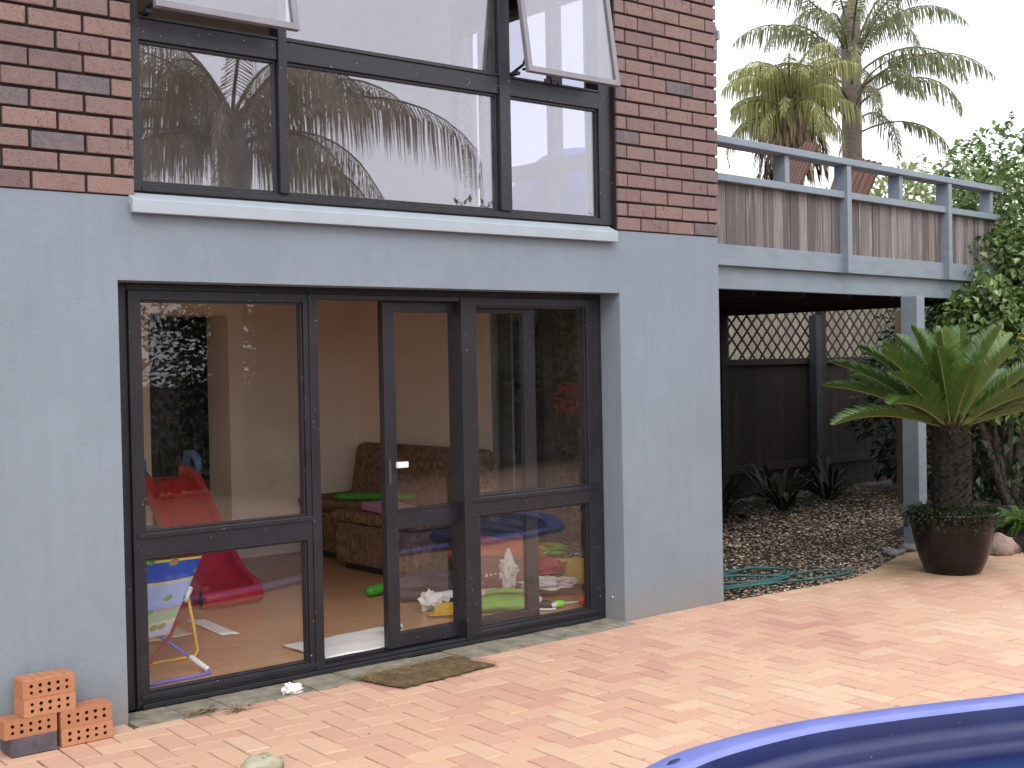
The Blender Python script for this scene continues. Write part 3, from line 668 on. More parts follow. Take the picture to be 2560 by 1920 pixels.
for k in range(9): m.box(.05 + k * .6, .095 + k * .6, .75, 4.2, 2.02, 2.154)
m.build("joists", M['lattice'], deck)
for (x, y, hgt) in ((2.885, .432, 2.036),):
    MB().box(2.935, 3.05, .43, .58, -.03, 2.035).build("support_post", M['paint'], deck, bevel=.004)
for (x, y) in ((5.86, 3.55), (4.9, 4.1), (.5, 4.1)):
    MB().box(x - .05, x + .05, y, y + .1, -.03, 2.02).build("support_post", M['darkpost'], deck, bevel=.004)
pp = MB().box(5.50, 5.62, 2.2, 2.32, -.03, 2.02).build("support_post", M['rawpost'], deck, bevel=.004)
m = MB(); m.box(.012, 6.3, 3.5, 3.54, 2.0 + .13, 2.2 - .05); m.build("rear_beam", M['lattice'], deck)

# ---- lattice fence behind
fn = thing("lattice_fence", "dark board fence topped with diagonal lattice behind the deck", "fence")
FYY = 3.72
m = MB(); x = .01
while x < 12:
    wb = U(.11, .15); m.box(x, x + wb - .004, FYY, FYY + .02, U(.0, .03), 1.50 if x > 4.1 else 2.17, rnd.random()); x += wb
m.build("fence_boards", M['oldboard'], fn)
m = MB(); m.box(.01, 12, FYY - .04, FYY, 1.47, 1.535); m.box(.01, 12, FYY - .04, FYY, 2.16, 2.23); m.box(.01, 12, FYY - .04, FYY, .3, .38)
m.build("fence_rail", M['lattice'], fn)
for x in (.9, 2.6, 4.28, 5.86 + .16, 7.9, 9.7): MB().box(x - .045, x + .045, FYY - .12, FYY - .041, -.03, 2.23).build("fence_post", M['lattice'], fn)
m = MB(); z0, z1 = 1.535, 2.16; h = z1 - z0; sp = .172
def strip(xa, sgn, yo):
    # slat from bottom to top at 45 degrees, slats cross at two depths
    w2 = .0165; a = (xa, z0); b = (xa + sgn * h, z1)
    m.add([(a[0] - w2, yo, a[1]), (a[0] + w2, yo, a[1]), (b[0] + w2, yo, b[1]), (b[0] - w2, yo, b[1]), (a[0] - w2, yo + .006, a[1]), (a[0] + w2, yo + .006, a[1]), (b[0] + w2, yo + .006, b[1]), (b[0] - w2, yo + .006, b[1])],
          [(0, 1, 2, 3), (7, 6, 5, 4), (0, 4, 5, 1), (1, 5, 6, 2), (2, 6, 7, 3), (3, 7, 4, 0)])
x = -1
while x < 12.5:
    if x > 4.05: strip(x, 1, FYY + .002)
    if x + .6 > 4.05 + h: strip(x + .6, -1, FYY - .006)
    x += sp
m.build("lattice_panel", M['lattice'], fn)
nb = MB(); x = -3
while x < 22:
    wb = .16; nb.box(x, x + wb - .006, 6.2, 6.23, 0, 2.55 + U(-.01, .01), rnd.random()); x += wb
nbm = board_mat("pale_grey_boards", (.2, .175, .125), (.25, .22, .165), (.3, .27, .2))
tag(nb.build("paling_fence", nbm), "pale paling fence glimpsed through the diagonal lattice", "fence")

# ================================================================== plants
def cluster(mb, c, r, n, L, Wd, seed=0, shell=.55, droop=.2, tlo=0, thi=1, keep=.0, lump=.35):
    c = Vector(c)
    for _ in range(n):
        while True:
            d = Vector((U(-1, 1), U(-1, 1), U(-1, 1)))
            if .05 < d.length <= 1: break
        dn = d.normalized(); q = shell + (1 - shell) * rnd.random() ** .6
        f = noise.noise(dn * 2.2 + Vector((seed * 5.1, seed, 0)))
        q *= 1 + lump * f
        p = c + Vector((dn.x * r[0], dn.y * r[1], dn.z * r[2])) * q
        if noise.noise(p * 3.1 + Vector((seed, 0, 0))) < keep - .5: continue
        ld = (dn + Vector((U(-.9, .9), U(-.9, .9), U(-.9, .6) - droop))).normalized()
        nn = (Vector((0, 0, 1)) * .9 + dn * .5 + Vector((U(-.5, .5), U(-.5, .5), 0))).normalized()
        s = U(.6, 1.25); t = tlo + (thi - tlo) * min(.92, max(0, rnd.gauss(.5, .25)))
        if rnd.random() < .004: t = 1
        mb.leaf(p, ld, nn, L * s, Wd * s, t)
def branches(mb, base, tips, r0):
    for tp in tips:
        b = Vector(base); e = Vector(tp); mid = (b + e) / 2 + Vector((U(-.15, .15), U(-.15, .15), .1))
        pts_ = [b, b.lerp(mid, .5), mid, mid.lerp(e, .5), e]; mb.tube(pts_, [r0, r0 * .8, r0 * .6, r0 * .4, r0 * .2], 6)

sh = thing("climbing_shrub", "large bright-leaved shrub spilling over the end of the deck rail", "shrub")
m = MB()
blobs = [((5.4, .85, 2.7), (.85, .8, .75), 2500, 1), ((4.75, .62, 2.15), (.7, .55, .5), 1700, 2), ((4.2, .45, 1.85), (.55, .45, .36), 1200, 3), ((5.0, .6, 1.55), (.9, .7, .7), 2000, 4),
         ((5.3, 1.0, 3.3), (.55, .55, .4), 700, 5), ((4.95, .5, 2.5), (.45, .4, .35), 900, 6), ((5.6, .3, 2.2), (.7, .7, .9), 1700, 7), ((4.2, .9, 1.55), (.5, .4, .3), 500, 8)]
for c, r_, n, s_ in blobs: cluster(m, c, r_, n, .085, .062, s_, .6, .25, 0, 1, .12)
for (x, y, z0, z1) in ((4.85, .9, 3.1, 3.62), (5.25, .9, 3.3, 3.85), (5.05, 1.1, 3.2, 3.6), (4.62, .9, 2.9, 3.25)):
    k = int((z1 - z0) * 70)
    for i in range(k):
        z = z0 + (z1 - z0) * i / k; p = Vector((x + .12 * math.sin(z * 7 + x) + U(-.03, .03), y + U(-.03, .03), z))
        m.leaf(p, Vector((U(-1, 1), U(-1, 1), U(-.2, .8))), Vector((U(-.4, .4), U(-.4, .4), 1)), .06, .045, min(.9, rnd.random()))
m.build("foliage", M['leaf_shrub'], sh)
m = MB(); branches(m, (5.2, .9, 0), [c for c, *_ in blobs], .05); m.build("trunk", M['bark'], sh)
dk = MB(); cluster(dk, (5.3, 1.0, 1.3), (1.0, .8, 1.2), 1800, .1, .06, 21, .3, .2); cluster(dk, (6.9, 2.2, 1.1), (1.0, 1.3, 1.3), 4200, .13, .085, 22, .5, .2)  # second mass is added to block light from reaching under the deck
cluster(dk, (1.5, 2.7, 1.0), (.75, .65, 1.0), 2600, .11, .07, 23, .5, .2)  # unseen mass added to darken the view through the side door
tag(dk.build("undergrowth_and_blockers", M['leaf_dark']), "dark leafy shrub in shade below the bright climbing shrub, with added light-blocking masses", "shrub")

def strappy(name, c, n, L, wd, mt, label, cat="plant", group=None, up_=.9):
    m = MB()
    for _ in range(n):
        a = U(0, 6.28); e = U(.35, 1.25); d = Vector((math.cos(a) * math.cos(e), math.sin(a) * math.cos(e), math.sin(e)))
        p = Vector(c) + Vector((U(-.05, .05), U(-.05, .05), 0)); l = L * U(.6, 1.1); pr_ = None; k = 6; sd_ = d.cross(Vector((0, 0, 1))).normalized()
        vs = []
        for i in range(k + 1):
            q = i / k; pt = p + d * l * q + Vector((0, 0, -1)) * l * .55 * q * q * (1.2 - .6 * math.sin(e)); w2 = wd * .5 * math.sin(math.pi * min(1, .15 + .85 * (1 - q)) ) * (1 - q * .3) + .001
            vs += [tuple(pt + sd_ * w2), tuple(pt - sd_ * w2)]
        m.add(vs, [(2 * i, 2 * i + 1, 2 * i + 3, 2 * i + 2) for i in range(k)], min(.92, rnd.random()))
    return tag(m.build(name, mt), label, cat, group)
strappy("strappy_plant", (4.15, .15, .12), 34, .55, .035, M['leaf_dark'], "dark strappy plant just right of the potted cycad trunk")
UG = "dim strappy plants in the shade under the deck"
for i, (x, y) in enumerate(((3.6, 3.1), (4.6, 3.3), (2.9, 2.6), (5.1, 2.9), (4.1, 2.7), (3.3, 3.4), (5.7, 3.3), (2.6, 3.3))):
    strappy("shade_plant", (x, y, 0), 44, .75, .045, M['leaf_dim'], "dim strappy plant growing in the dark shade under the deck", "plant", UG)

def fernclump(name, c, n, L, mt, label, seed=0):
    m = MB()
    for _ in range(n):
        a = U(0, 6.28); e = U(.3, 1.1); d = Vector((math.cos(a) * math.cos(e), math.sin(a) * math.cos(e), math.sin(e))); l = L * U(.6, 1.1); k = 14
        sd_ = d.cross(Vector((0, 0, 1))).normalized(); t = rnd.random() * .9
        for i in range(k):
            q = i / k; pt = Vector(c) + d * l * q + Vector((0, 0, -l * .5 * q * q))
            for s_ in (-1, 1): m.leaf(pt, sd_ * s_ + d * .5, Vector((0, 0, 1)), L * .17 * (1 - q * .7), .018, t)
    return tag(m.build(name, mt), label, "fern")
fernclump("fern", (3.55, -.12, .14), 60, .42, M['leaf_fresh'], "light green fern mound arching over the rock right of the pot")
fernclump("fern", (4.45, .05, .45), 40, .5, M['leaf_fresh'], "yellow-green fern higher up at the right edge above the mound")
# garden bed mound and rocks
bd = MB()
nx, ny = 22, 16; vs = []
for i in range(nx + 1):
    for j in range(ny + 1):
        x = 3.0 + 6 * i / nx; y = -1.6 + 2.9 * j / ny
        e = min(1, max(0, (x - 3.0 + min(0, (y + .2)) * -.1) / .5)) * min(1, max(0, (y + 1.6 - (x - 3.0) * -.3) / .8)); ee = max(0, min(1, (x + min(y, .6) * .8 - 2.75) / .45)) * max(0, min(1, (1.25 - y) / .4)) * (1 if y < .25 else max(0, min(1, (x - 3.3) / .3)))
        vs.append((x, y, -.05 + .2 * ee * e + .02 * noise.noise(Vector((x * 3, y * 3, 0)))))
bd.add(vs, [(i * (ny + 1) + j, (i + 1) * (ny + 1) + j, (i + 1) * (ny + 1) + j + 1, i * (ny + 1) + j + 1) for i in range(nx) for j in range(ny)], .5, 0, True)
tag(bd.build("garden_bed", M['soil']), kind='structure')
for (x, y, r_, mt, lb) in ((3.02, -.22, (.16, .12, .1), 'rockp', "pinkish rock edging the garden bed just right of the pot"), (3.32, -.42, (.2, .13, .1), 'rock', "grey-blue rock at the right frame edge below the fern"),
                          (2.42, .33, (.12, .07, .035), 'rock', "flat bluestone chip between gravel and paving left of the pot"), (2.68, .36, (.12, .08, .04), 'rock', "flat bluestone piece at the foot of the deck post"), (3.7, -.75, (.22, .15, .11), 'rockp', "low rock edging the bed beyond the right frame edge")):
    m = MB(); m.blob((x, y, r_[2] * .35), r_, x * 3, .5, 1.7, 14, 9, flatb=r_[2] * .6); tag(m.build("rock", M[mt]), lb, "rock")

# ---- palms
def frond(ml, mr, base, az, el, L, droop, nl, ll, lw, hang=.5, vee=.5, tcol=None, stem=.012, bare=.12, wild=.1, lk=1, fwd=.55):
    d = Vector((math.cos(az) * math.cos(el), math.sin(az) * math.cos(el), math.sin(el))); pts_ = []; p = Vector(base); k = 12; cur = el
    dirs = []
    for i in range(k + 1):
        pts_.append(p.copy()); dv = Vector((math.cos(az) * math.cos(cur), math.sin(az) * math.cos(cur), math.sin(cur))); dirs.append(dv)
        p = p + dv * L / k; cur -= droop / k * (.5 + i / k)
    mr.tube(pts_, [stem * (1 - .8 * i / k) + .001 for i in range(k + 1)], 5)
    side0 = Vector((-math.sin(az), math.cos(az), 0))
    for i in range(nl):
        q = bare + (1 - bare) * (i + .5) / nl; f = q * k; a = min(k - 1, int(f)); fr = f - a
        pt = pts_[a].lerp(pts_[a + 1], fr); dv = dirs[a].lerp(dirs[min(k, a + 1)], fr).normalized(); un = side0.cross(dv) * -1
        if un.z < 0: un = -un
        env = math.sin(math.pi * (.12 + .86 * (q - bare) / (1 - bare))) ** .6 if lk else 1
        for s_ in (-1, 1):
            ld = (side0 * s_ * 1 + un * vee + dv * (fwd + .5 * q) + Vector((U(-wild, wild), U(-wild, wild), U(-wild, wild)))).normalized()
            l = ll * env * U(.85, 1.1); t = tcol if tcol is not None else U(0, .9)
            t = min(.92, max(0, t + U(-.12, .12)))
            # two-segment leaflet that hangs
            wv = dv * lw * .5
            h2 = max(0, hang - .35) * .9; l1 = .5 - .22 * (hang > .6)
            m1 = pt + (ld * (1 - h2) + Vector((0, 0, -1)) * h2).normalized() * l * l1; e = m1 + (ld * (1 - hang) + Vector((0, 0, -1)) * hang).normalized() * l * (1 - l1)
            ml.add([tuple(pt - wv * .6), tuple(pt + wv * .6), tuple(m1 + wv), tuple(m1 - wv), tuple(e)], [(0, 1, 2, 3), (3, 2, 4)], t)
def palm(root, c, zc, tr, fr_list, mleaf, trunk_top=None, mr_=None):
    m = MB(); n = 26; zt = trunk_top or zc
    prof = [(tr * (1.25 - .25 * min(1, i / n * 3)) * (1 + .05 * (i % 2)), zt * i / n) for i in range(n + 1)] + [(tr * .5, zt + .3)]
    m.lathe(prof, (c[0], c[1], 0), 14); m.build("trunk", M['bark'], root)
    for f in fr_list:
        ml, mr = MB(), MB(); frond(ml, mr, **f)
        off = len(ml.v); ml.v.extend(mr.v); ml.f.extend([[i + off for i in q] for q in mr.f]); ml.t.extend(mr.t); ml.m.extend([1] * len(mr.m)); ml.sm.extend(mr.sm)
        ml.build("frond", [mleaf, mr_ or M['stem']], root)
# tall palm behind the deck
p1 = thing("palm_tree", "tall feathery palm with thick grey trunk rising behind the deck", "palm tree")
C1 = (15.8, 10.0)
fl_ = []
for i in range(28):
    a = i * 2.4 + U(-.2, .2); q = i / 28
    zb = 6.2 + 1.8 * q; el = .15 + 1.15 * q + U(-.1, .1)
    if q < .22: el = U(.45, .75)
    a = -.7 + .9 + (i * .618 % 1) * 4.5 if i % 5 else -.7 + U(-.9, .9)
    fl_.append(dict(base=(C1[0] + .15 * math.cos(a), C1[1] + .15 * math.sin(a), zb), az=a, el=el, L=U(2.0, 2.9) + .3 * q, droop=U(1.9, 2.8) - .4 * q, nl=60, ll=.72, lw=.035, hang=.8, vee=.45, stem=.025, bare=.3 if q < .3 else .15, wild=.45))
for az, el, zb, L in ((-.4, 1.0, 6.6, 3.1), (-.7, .5, 5.9, 2.6), (-.55, 1.25, 7.0, 3.4)):
    fl_.append(dict(base=(C1[0], C1[1], zb), az=az, el=el, L=L, droop=2.3, nl=56, ll=.55, lw=.035, hang=.8, vee=.3, stem=.022, bare=.4, wild=.4))
palm(p1, C1, 8.3, .19, fl_, M['leaf_palm'])
recenter(p1, (C1[0], C1[1], 0))
p2 = thing("palm_tree", "shorter yellowing palm with shaggy dead skirt left of the tall palm", "palm tree")
C2 = (12.5, 9.0); fl_ = []
for i in range(34):
    a = i * 2.4; q = i / 34
    fl_.append(dict(base=(C2[0], C2[1], 5.75 + .5 * q), az=a, el=.2 + 1.1 * q, L=U(1.1, 1.85), droop=U(1.6, 2.8), nl=44, ll=.6, lw=.028, hang=.85, vee=.3, stem=.02, bare=.15, wild=.4))
palm(p2, C2, 6.0, .2, fl_, M['leaf_palm_y'], 5.6)
m = MB()
for k in range(420):
    a = U(0, 6.28); z = U(4.9, 5.9); r0 = .25 + .3 * rnd.random(); p = Vector((C2[0] + r0 * math.cos(a), C2[1] + r0 * math.sin(a), z))
    m.leaf(p, Vector((math.cos(a) * .35, math.sin(a) * .35, -1)), Vector((math.cos(a), math.sin(a), .2)), U(.3, .7), .06, rnd.random())
m.build("dead_skirt", M['skirt'], p2); recenter(p2, (C2[0], C2[1], 0))
# a palm standing behind the photographer, seen reflected in the upstairs windows
p3 = thing("palm_tree", "palm with long hanging leaflets reflected in the upstairs windows", "palm tree")
C3 = (1.2, -8.4); fl_ = []
for i in range(21):
    a = i * 2.4 + .3; q = i / 21
    fl_.append(dict(base=(C3[0], C3[1], 4.1 + .45 * q), az=a, el=.15 + 1.0 * q, L=U(2.0, 3.3), droop=U(1.5, 2.3), nl=64, ll=.8, lw=.024, hang=.93, vee=.1, stem=.025, bare=.1, lk=0, wild=.2))
palm(p3, C3, 4.2, .18, fl_, M['leaf_refl']); recenter(p3, (C3[0], C3[1], 0))

# background trees beyond the deck
BT = "low green trees beyond the deck"
for i, (x, y, z, r_, lb) in enumerate(((18.9, 12, 4.1, (1.3, 1.2, 1.1), "leafy green tree below and right of the tall palm trunk"), (21.3, 12.6, 4.85, (1.8, 1.3, 1.3), "yellow-green tree in the middle of the row beyond the deck rail"),
                                   (24.2, 12.4, 5.0, (1.8, 1.3, 1.4), "broad green tree between the row and the bright shrub"), (27, 13, 5.1, (2, 1.4, 1.6), "green tree hidden mostly behind the bright shrub"))):
    t_ = thing("tree", lb, "tree", BT); m = MB(); cluster(m, (x, y, z), r_, 1900, .2, .13, 30 + i, .45, .1, 0, 1, .2, .5); m.build("crown", M['leaf_tree'], t_)
    m = MB(); m.tube([(x, y, 0), (x + .1, y, z * .5), (x, y, z)], [.16, .12, .06], 8); branches(m, (x, y, z * .6), [(x + U(-1, 1), y + U(-.5, .5), z + U(0, .6)) for _ in range(5)], .06); m.build("trunk", M['bark'], t_)
    recenter(t_, (x, y, 0))
strappy("fresh_palm_seedling", (11.6, 5.4, 2.7), 46, 1.1, .06, M['leaf_fresh'], "bright green arching palm leaves seen between the deck rails", "plant")
m = MB(); cluster(m, (11.6, 5.4, 2.0), (.7, .6, .9), 700, .14, .08, 44, .4); m.tube([(11.6, 5.4, 0), (11.6, 5.4, 2.7)], .06, 8)
tag(m.build("bush", M['leaf_tree']), "round bush under the bright arching leaves beyond the deck", "bush")

# hedge behind the photographer (reflected in the ground floor glass)
m = MB()
for i in range(17):
    x = -3.5 + i * 1.0; h_ = 1.25 + .1 * math.sin(i * 1.7) + (.4 if x > .8 else -.1)
    cluster(m, (x, -8.6 + .3 * math.sin(i), h_), (.95, .6, h_ * 1.0), 1300, .11, .07, 60 + i, .6, .1, 0, .8, .0, .3)
cluster(m, (1.7, -8.9, 1.5), (1.0, .5, 1.5), 3600, .11, .08, 91, .3, .1, 0, .8, .0, .3); cluster(m, (.9, -8.7, 2.3), (.5, .4, .35), 240, .1, .06, 92, .3)
for i in range(8): cluster(m, (4 + i * .9, -8.3, 2.9 + .3 * math.sin(i * 2)), (.8, .5, .6), 380, .12, .06, 80 + i, .5)
m2 = MB(); m2.box(2.2, 14, -9.5, -9.3, 0, 2.8)
hd = thing("hedge", "tall dark leafy hedge reflected in the ground floor panes", "hedge")
m.build("foliage", M['leaf_hedge'], hd); m2.build("trunk", M['soil'], hd)  # hedge trunk is a solid slab added behind the leaves to block sky gaps
m = MB(); cluster(m, (6.3, -7.7, 1.0), (.45, .3, .22), 260, .08, .06, 99, .4)
tag(m.build("flowering_bush", M['flower']), "red flowering bush reflected in the right-hand door pane", "bush")
strappy("yucca", (1.6, -7.4, 0.1), 46, 1.5, .07, M['leaf_fresh'], "green arching plant reflected in the left-hand door pane", "plant")

# ---- potted cycad
cyc = thing("potted_cycad", "sago cycad with stiff dark green fronds in a glazed brown pot", "potted plant")
PC = (2.0, -.43)
m = MB(); prof = [(.0, .0), (.185, .0), (.195, .01), (.235, .1), (.268, .22), (.29, .34), (.302, .405), (.312, .42), (.312, .432), (.30, .437), (.285, .43), (.275, .40), (.27, .36), (.0, .36)]
m.lathe(prof, (PC[0], PC[1], .003), 56); m.build("pot", M['pot'], cyc)
m = MB(); m.lathe([(.0, .395), (.15, .4), (.28, .385)], (PC[0], PC[1], 0), 30); m.build("potting_soil", M['soil'], cyc)
m = MB()
nR, nZ = 26, 30; vs = []
for i in range(nZ + 1):
    z = .38 + .66 * i / nZ
    for k in range(nR):
        a = 2 * math.pi * (k + .5 * (i % 2)) / nR; r_ = .122 + .012 * ((i + k) % 2) + .012 * noise.noise(Vector((math.cos(a) * 2, math.sin(a) * 2, z * 5))) - .02 * max(0, i / nZ - .85)
        vs.append((PC[0] + r_ * math.cos(a), PC[1] + r_ * math.sin(a), z))
m.add(vs, [(i * nR + k, i * nR + (k + 1) % nR, (i + 1) * nR + (k + 1) % nR, (i + 1) * nR + k) for i in range(nZ) for k in range(nR)])
for k in range(260):   # leaf-base scales
    a = U(0, 6.28); z = U(.42, 1.03); p = Vector((PC[0] + .127 * math.cos(a), PC[1] + .127 * math.sin(a), z)); m.leaf(p, Vector((math.cos(a), math.sin(a), .9)), Vector((0, 0, 1)), .045, .03, rnd.random())
m.build("trunk", M['cyctrunk'], cyc)
m = MB()
for k in range(70):
    a = U(0, 6.28); p = Vector((PC[0] + .07 * math.cos(a), PC[1] + .07 * math.sin(a), 1.02)); m.leaf(p, Vector((math.cos(a) * .7, math.sin(a) * .7, U(-.2, 1))), Vector((0, 0, 1)), U(.06, .12), .02, rnd.random())
m.build("crown_scales", M['stem'], cyc)
cf = []
camdir = Vector((.648, .762)); side = Vector((.762, -.648))   # view direction and image-right on the ground
def A(deg): return math.radians(deg)
spec = []
IR = math.atan2(side.y, side.x)   # azimuth pointing image-right
for (off, el, L, dr) in ((180, .42, .98, .75), (196, .15, .98, .95), (166, .62, .98, .65), (205, .8, .9, .6), (150, .85, .95, .6), (185, 1.0, .85, .55), (140, 1.15, .85, .5), (100, 1.1, .9, .5), (80, 1.25, .85, .4), (60, 1.1, .9, .5),
                         (30, .85, .98, .6), (10, .6, 1.0, .7), (-8, .35, 1.02, .8), (0, .15, 1.02, .7), (-25, .65, .95, .7), (-45, .45, .9, .8), (-60, .9, .85, .7), (-95, .75, .8, .8), (-120, .95, .8, .7), (-140, .6, .9, .8), (225, .3, .95, .9), (45, .5, .95, .7), (130, .5, .95, .7), (110, .7, .95, .7), (20, 1.15, .9, .5), (160, 1.3, .8, .35), (240, 1.2, .8, .4), (-20, 1.2, .85, .4)):
    az = IR + A(off) + U(-.05, .05); el = el * .92 + .17; dr *= U(.6, .85); L *= U(.88, .97)
    f = dict(base=(PC[0] + .05 * math.cos(az), PC[1] + .05 * math.sin(az), 1.03), az=az, el=el, L=L, droop=dr, nl=96, ll=.185, lw=.0150, hang=.15, vee=.85, tcol=U(.15, .7), stem=.008, bare=.13, fwd=.75, wild=.08)
    ml, mr = MB(), MB(); frond(ml, mr, **f)
    off_ = len(ml.v); ml.v.extend(mr.v); ml.f.extend([[i + off_ for i in q] for q in mr.f]); ml.t.extend(mr.t); ml.m.extend([1] * len(mr.m)); ml.sm.extend(mr.sm)
    ml.build("frond", [M['leaf_cycad'], M['rachis']], cyc)
m = MB()
for k in range(1700):
    a = U(0, 6.28); r_ = .16 + .17 * math.sqrt(rnd.random()); p = Vector((PC[0] + r_ * math.cos(a), PC[1] + r_ * math.sin(a),   .40 + U(0, .07) - (.10 * rnd.random() if r_ > .3 else 0)))
    m.leaf(p, Vector((math.cos(a) * .7, math.sin(a) * .7, U(-.4, .9))), Vector((0, 0, 1)), .035, .018, min(.9, rnd.random()))
m.build("groundcover", M['leaf_dark'], cyc)
recenter(cyc, (PC[0], PC[1], 0))

# ================================================================== hose
m = MB(); pts_ = []
cx, cy_ = .55, .42
seq = [(.02, .34), (.3, .2), (.62, .08), (.9, .1), (1.25, -.0), (1.45, .02), (1.5, .12), (1.3, .22), (1.0, .2), (.7, .28), (.35, .42), (.1, .5), (.02, .62), (.25, .66), (.6, .5), (.95, .36), (1.15, .42), (1.0, .58), (.6, .62), (.3, .54), (.15, .42), (.4, .3), (.8, .22), (1.1, .28), (1.2, .5), (.9, .66), (.5, .58), (.2, .36), (.42, .18), (.8, .14), (1.0, .3), (.7, .46), (.3, .6), (.05, .72)]
P3 = [Vector((x, y, .012 + .012 * (i % 3))) for i, (x, y) in enumerate(seq)]
for i in range(len(P3) - 1):
    a = P3[max(0, i - 1)]; b = P3[i]; c = P3[i + 1]; d = P3[min(len(P3) - 1, i + 2)]
    for k in range(8):
        t = k / 8; pts_.append(.5 * ((2 * b) + (c - a) * t + (2 * a - 5 * b + 4 * c - d) * t * t + (3 * b - a - 3 * c + d) * t ** 3))
m.tube([(p.x, p.y, max(.012, p.z)) for p in pts_], .0085, 6); tag(m.build("garden_hose", M['hose']), "tangled blue-green garden hose on the gravel beside the house corner", "hose")

# ================================================================== bricks
GB = "holed orange bricks stacked against the rendered wall"
def holed(x0, x1, z0, z1, lab, ridged=False):
    y0, y1 = -.16, -.05; t = rnd.random(); root = thing("clay_brick", lab, "brick", GB)
    m = MB(); nx, nz = 5, 2; r_ = .0078; seg = 10
    W2, H2 = (x1 - x0), (z1 - z0)
    # front face with real holes: each cell is a ring between a square and the hole
    vs = []; fs = []
    mx_, mz = .016, .010
    cw = (W2 - 2 * mx_) / nx; ch = (H2 - 2 * mz) / nz
    def quad(a, b, c, d):
        o = len(vs); vs.extend([(a, y0, c), (b, y0, c), (b, y0, d), (a, y0, d)]); fs.append((o, o + 1, o + 2, o + 3))
    quad(x0, x1, z0, z0 + mz); quad(x0, x1, z1 - mz, z1); quad(x0, x0 + mx_, z0 + mz, z1 - mz); quad(x1 - mx_, x1, z0 + mz, z1 - mz)
    hv = []; hf = []
    for i in range(nx):
        for j in range(nz):
            ccx = x0 + mx_ + cw * (i + .5); ccz = z0 + mz + ch * (j + .5); o = len(vs); N = 16; rr_ = r_ * U(.85, 1.05)
            for k in range(N):
                a = 2 * math.pi * k / N + math.pi / 4 * 0; c_, s_ = math.cos(a), math.sin(a); kk = 1 / max(abs(c_), abs(s_))
                vs.append((ccx + c_ * kk * cw / 2, y0, ccz + s_ * kk * ch / 2))
            for k in range(N): a = 2 * math.pi * k / N; vs.append((ccx + rr_ * math.cos(a), y0, ccz + rr_ * math.sin(a)))
            for k in range(N): fs.append((o + k, o + (k + 1) % N, o + N + (k + 1) % N, o + N + k))
            oh = len(hv)
            for k in range(N): a = 2 * math.pi * k / N; hv.append((ccx + rr_ * math.cos(a), y0, ccz + rr_ * math.sin(a)))
            for k in range(N): a = 2 * math.pi * k / N; hv.append((ccx + rr_ * math.cos(a), y0 + .06, ccz + rr_ * math.sin(a)))
            for k in range(N): hf.append((oh + k, oh + (k + 1) % N, oh + N + (k + 1) % N, oh + N + k))
            hf.append(tuple(oh + N + k for k in range(N)))
    m.add(vs, fs, t)
    m.add([(x0, y0, z0), (x1, y0, z0), (x1, y1, z0), (x0, y1, z0), (x0, y0, z1), (x1, y0, z1), (x1, y1, z1), (x0, y1, z1)], [(3, 2, 1, 0), (0, 4, 7, 3), (1, 2, 6, 5), (2, 3, 7, 6)] + ([(4, 5, 6, 7)] if not ridged else []), t)
    if ridged:
        k = 5; w5 = W2 / k
        for q in range(k):
            a, b = x0 + q * w5, x0 + (q + 1) * w5; e = .004
            m.add([(a, y0, z1), (a + e, y0 + .002, z1 + .006), (b - e, y0 + .002, z1 + .006), (b, y0, z1), (a, y1, z1), (a + e, y1, z1 + .006), (b - e, y1, z1 + .006), (b, y1, z1)], [(0, 1, 2, 3), (0, 4, 5, 1), (1, 5, 6, 2), (2, 6, 7, 3)], min(1, max(0, t + U(-.2, .2))))
    m.build("body", M['holed'], root)
    h = MB(); h.add(hv, hf, t); h.build("holes", M['hole'], root)
    recenter(root, ((x0 + x1) / 2, (y0 + y1) / 2, z0)); return root
holed(-4.535, -4.318, .228, .302, "topmost orange brick with ridged top in the left stack", True)
holed(-4.533, -4.316, .1525, .2265, "orange brick directly under the ridged topmost brick")
holed(-4.615, -4.398, .077, .151, "orange brick sitting on the charcoal brick")
holed(-4.382, -4.160, .0775, .1515, "upper orange brick of the right-hand pair")
holed(-4.380, -4.158, .003, .0765, "bottom orange brick of the right-hand pair")
m = MB(); m.box(-4.59, -4.40, -.165, -.05, .002, .0755); tag(m.build("charcoal_brick", M['darkbrick'], bevel=.003), "solid charcoal brick at the base of the left stack", "brick")
m = MB(); m.blob((-3.93, -1.02, .02), (.085, .06, .045), 3, .35, 1.8, 16, 10, flatb=.02); 
for k in range(5): m.blob((-3.93 + U(-.05, .05), -1.02 + U(-.03, .03), .062), (.005, .005, .003), k, .1, 1, 6, 4)
tag(m.build("stone", M['lichen']), "small lichen-covered stone on the paving at the bottom edge", "stone")

# doormat
m = MB(); cs = [(-2.87, -.05), (-2.80, -.385), (-2.17, -.335), (-2.20, .0)]; N = 26; K = 16; vs = []
for i in range(N + 1):
    for j in range(K + 1):
        u, v = i / N, j / K; a = Vector(cs[0]).lerp(Vector(cs[3]), u); b = Vector(cs[1]).lerp(Vector(cs[2]), u); p = a.lerp(b, v)
        ed = noise.noise(Vector((u * 7, v * 7, 1))) * .03; rim = min(u, 1 - u, v, 1 - v)
        if rim < .01: p = p + (Vector((sum(c[0] for c in cs) / 4, sum(c[1] for c in cs) / 4)) - p).normalized() * abs(ed) * 1.2
        z = .008 + .010 * min(1, rim * 10) + .006 * noise.noise(Vector((u * 9, v * 6, 2)))
        vs.append((p.x, p.y, z))
m.add(vs, [(i * (K + 1) + j, i * (K + 1) + j + 1, (i + 1) * (K + 1) + j + 1, (i + 1) * (K + 1) + j) for i in range(N) for j in range(K)], .5, 0, True)
dm = thing("doormat", "worn brown coir doormat with frayed edges outside the sliding door", "doormat"); m.build("mat_base", M['coir'], dm)
m = MB()
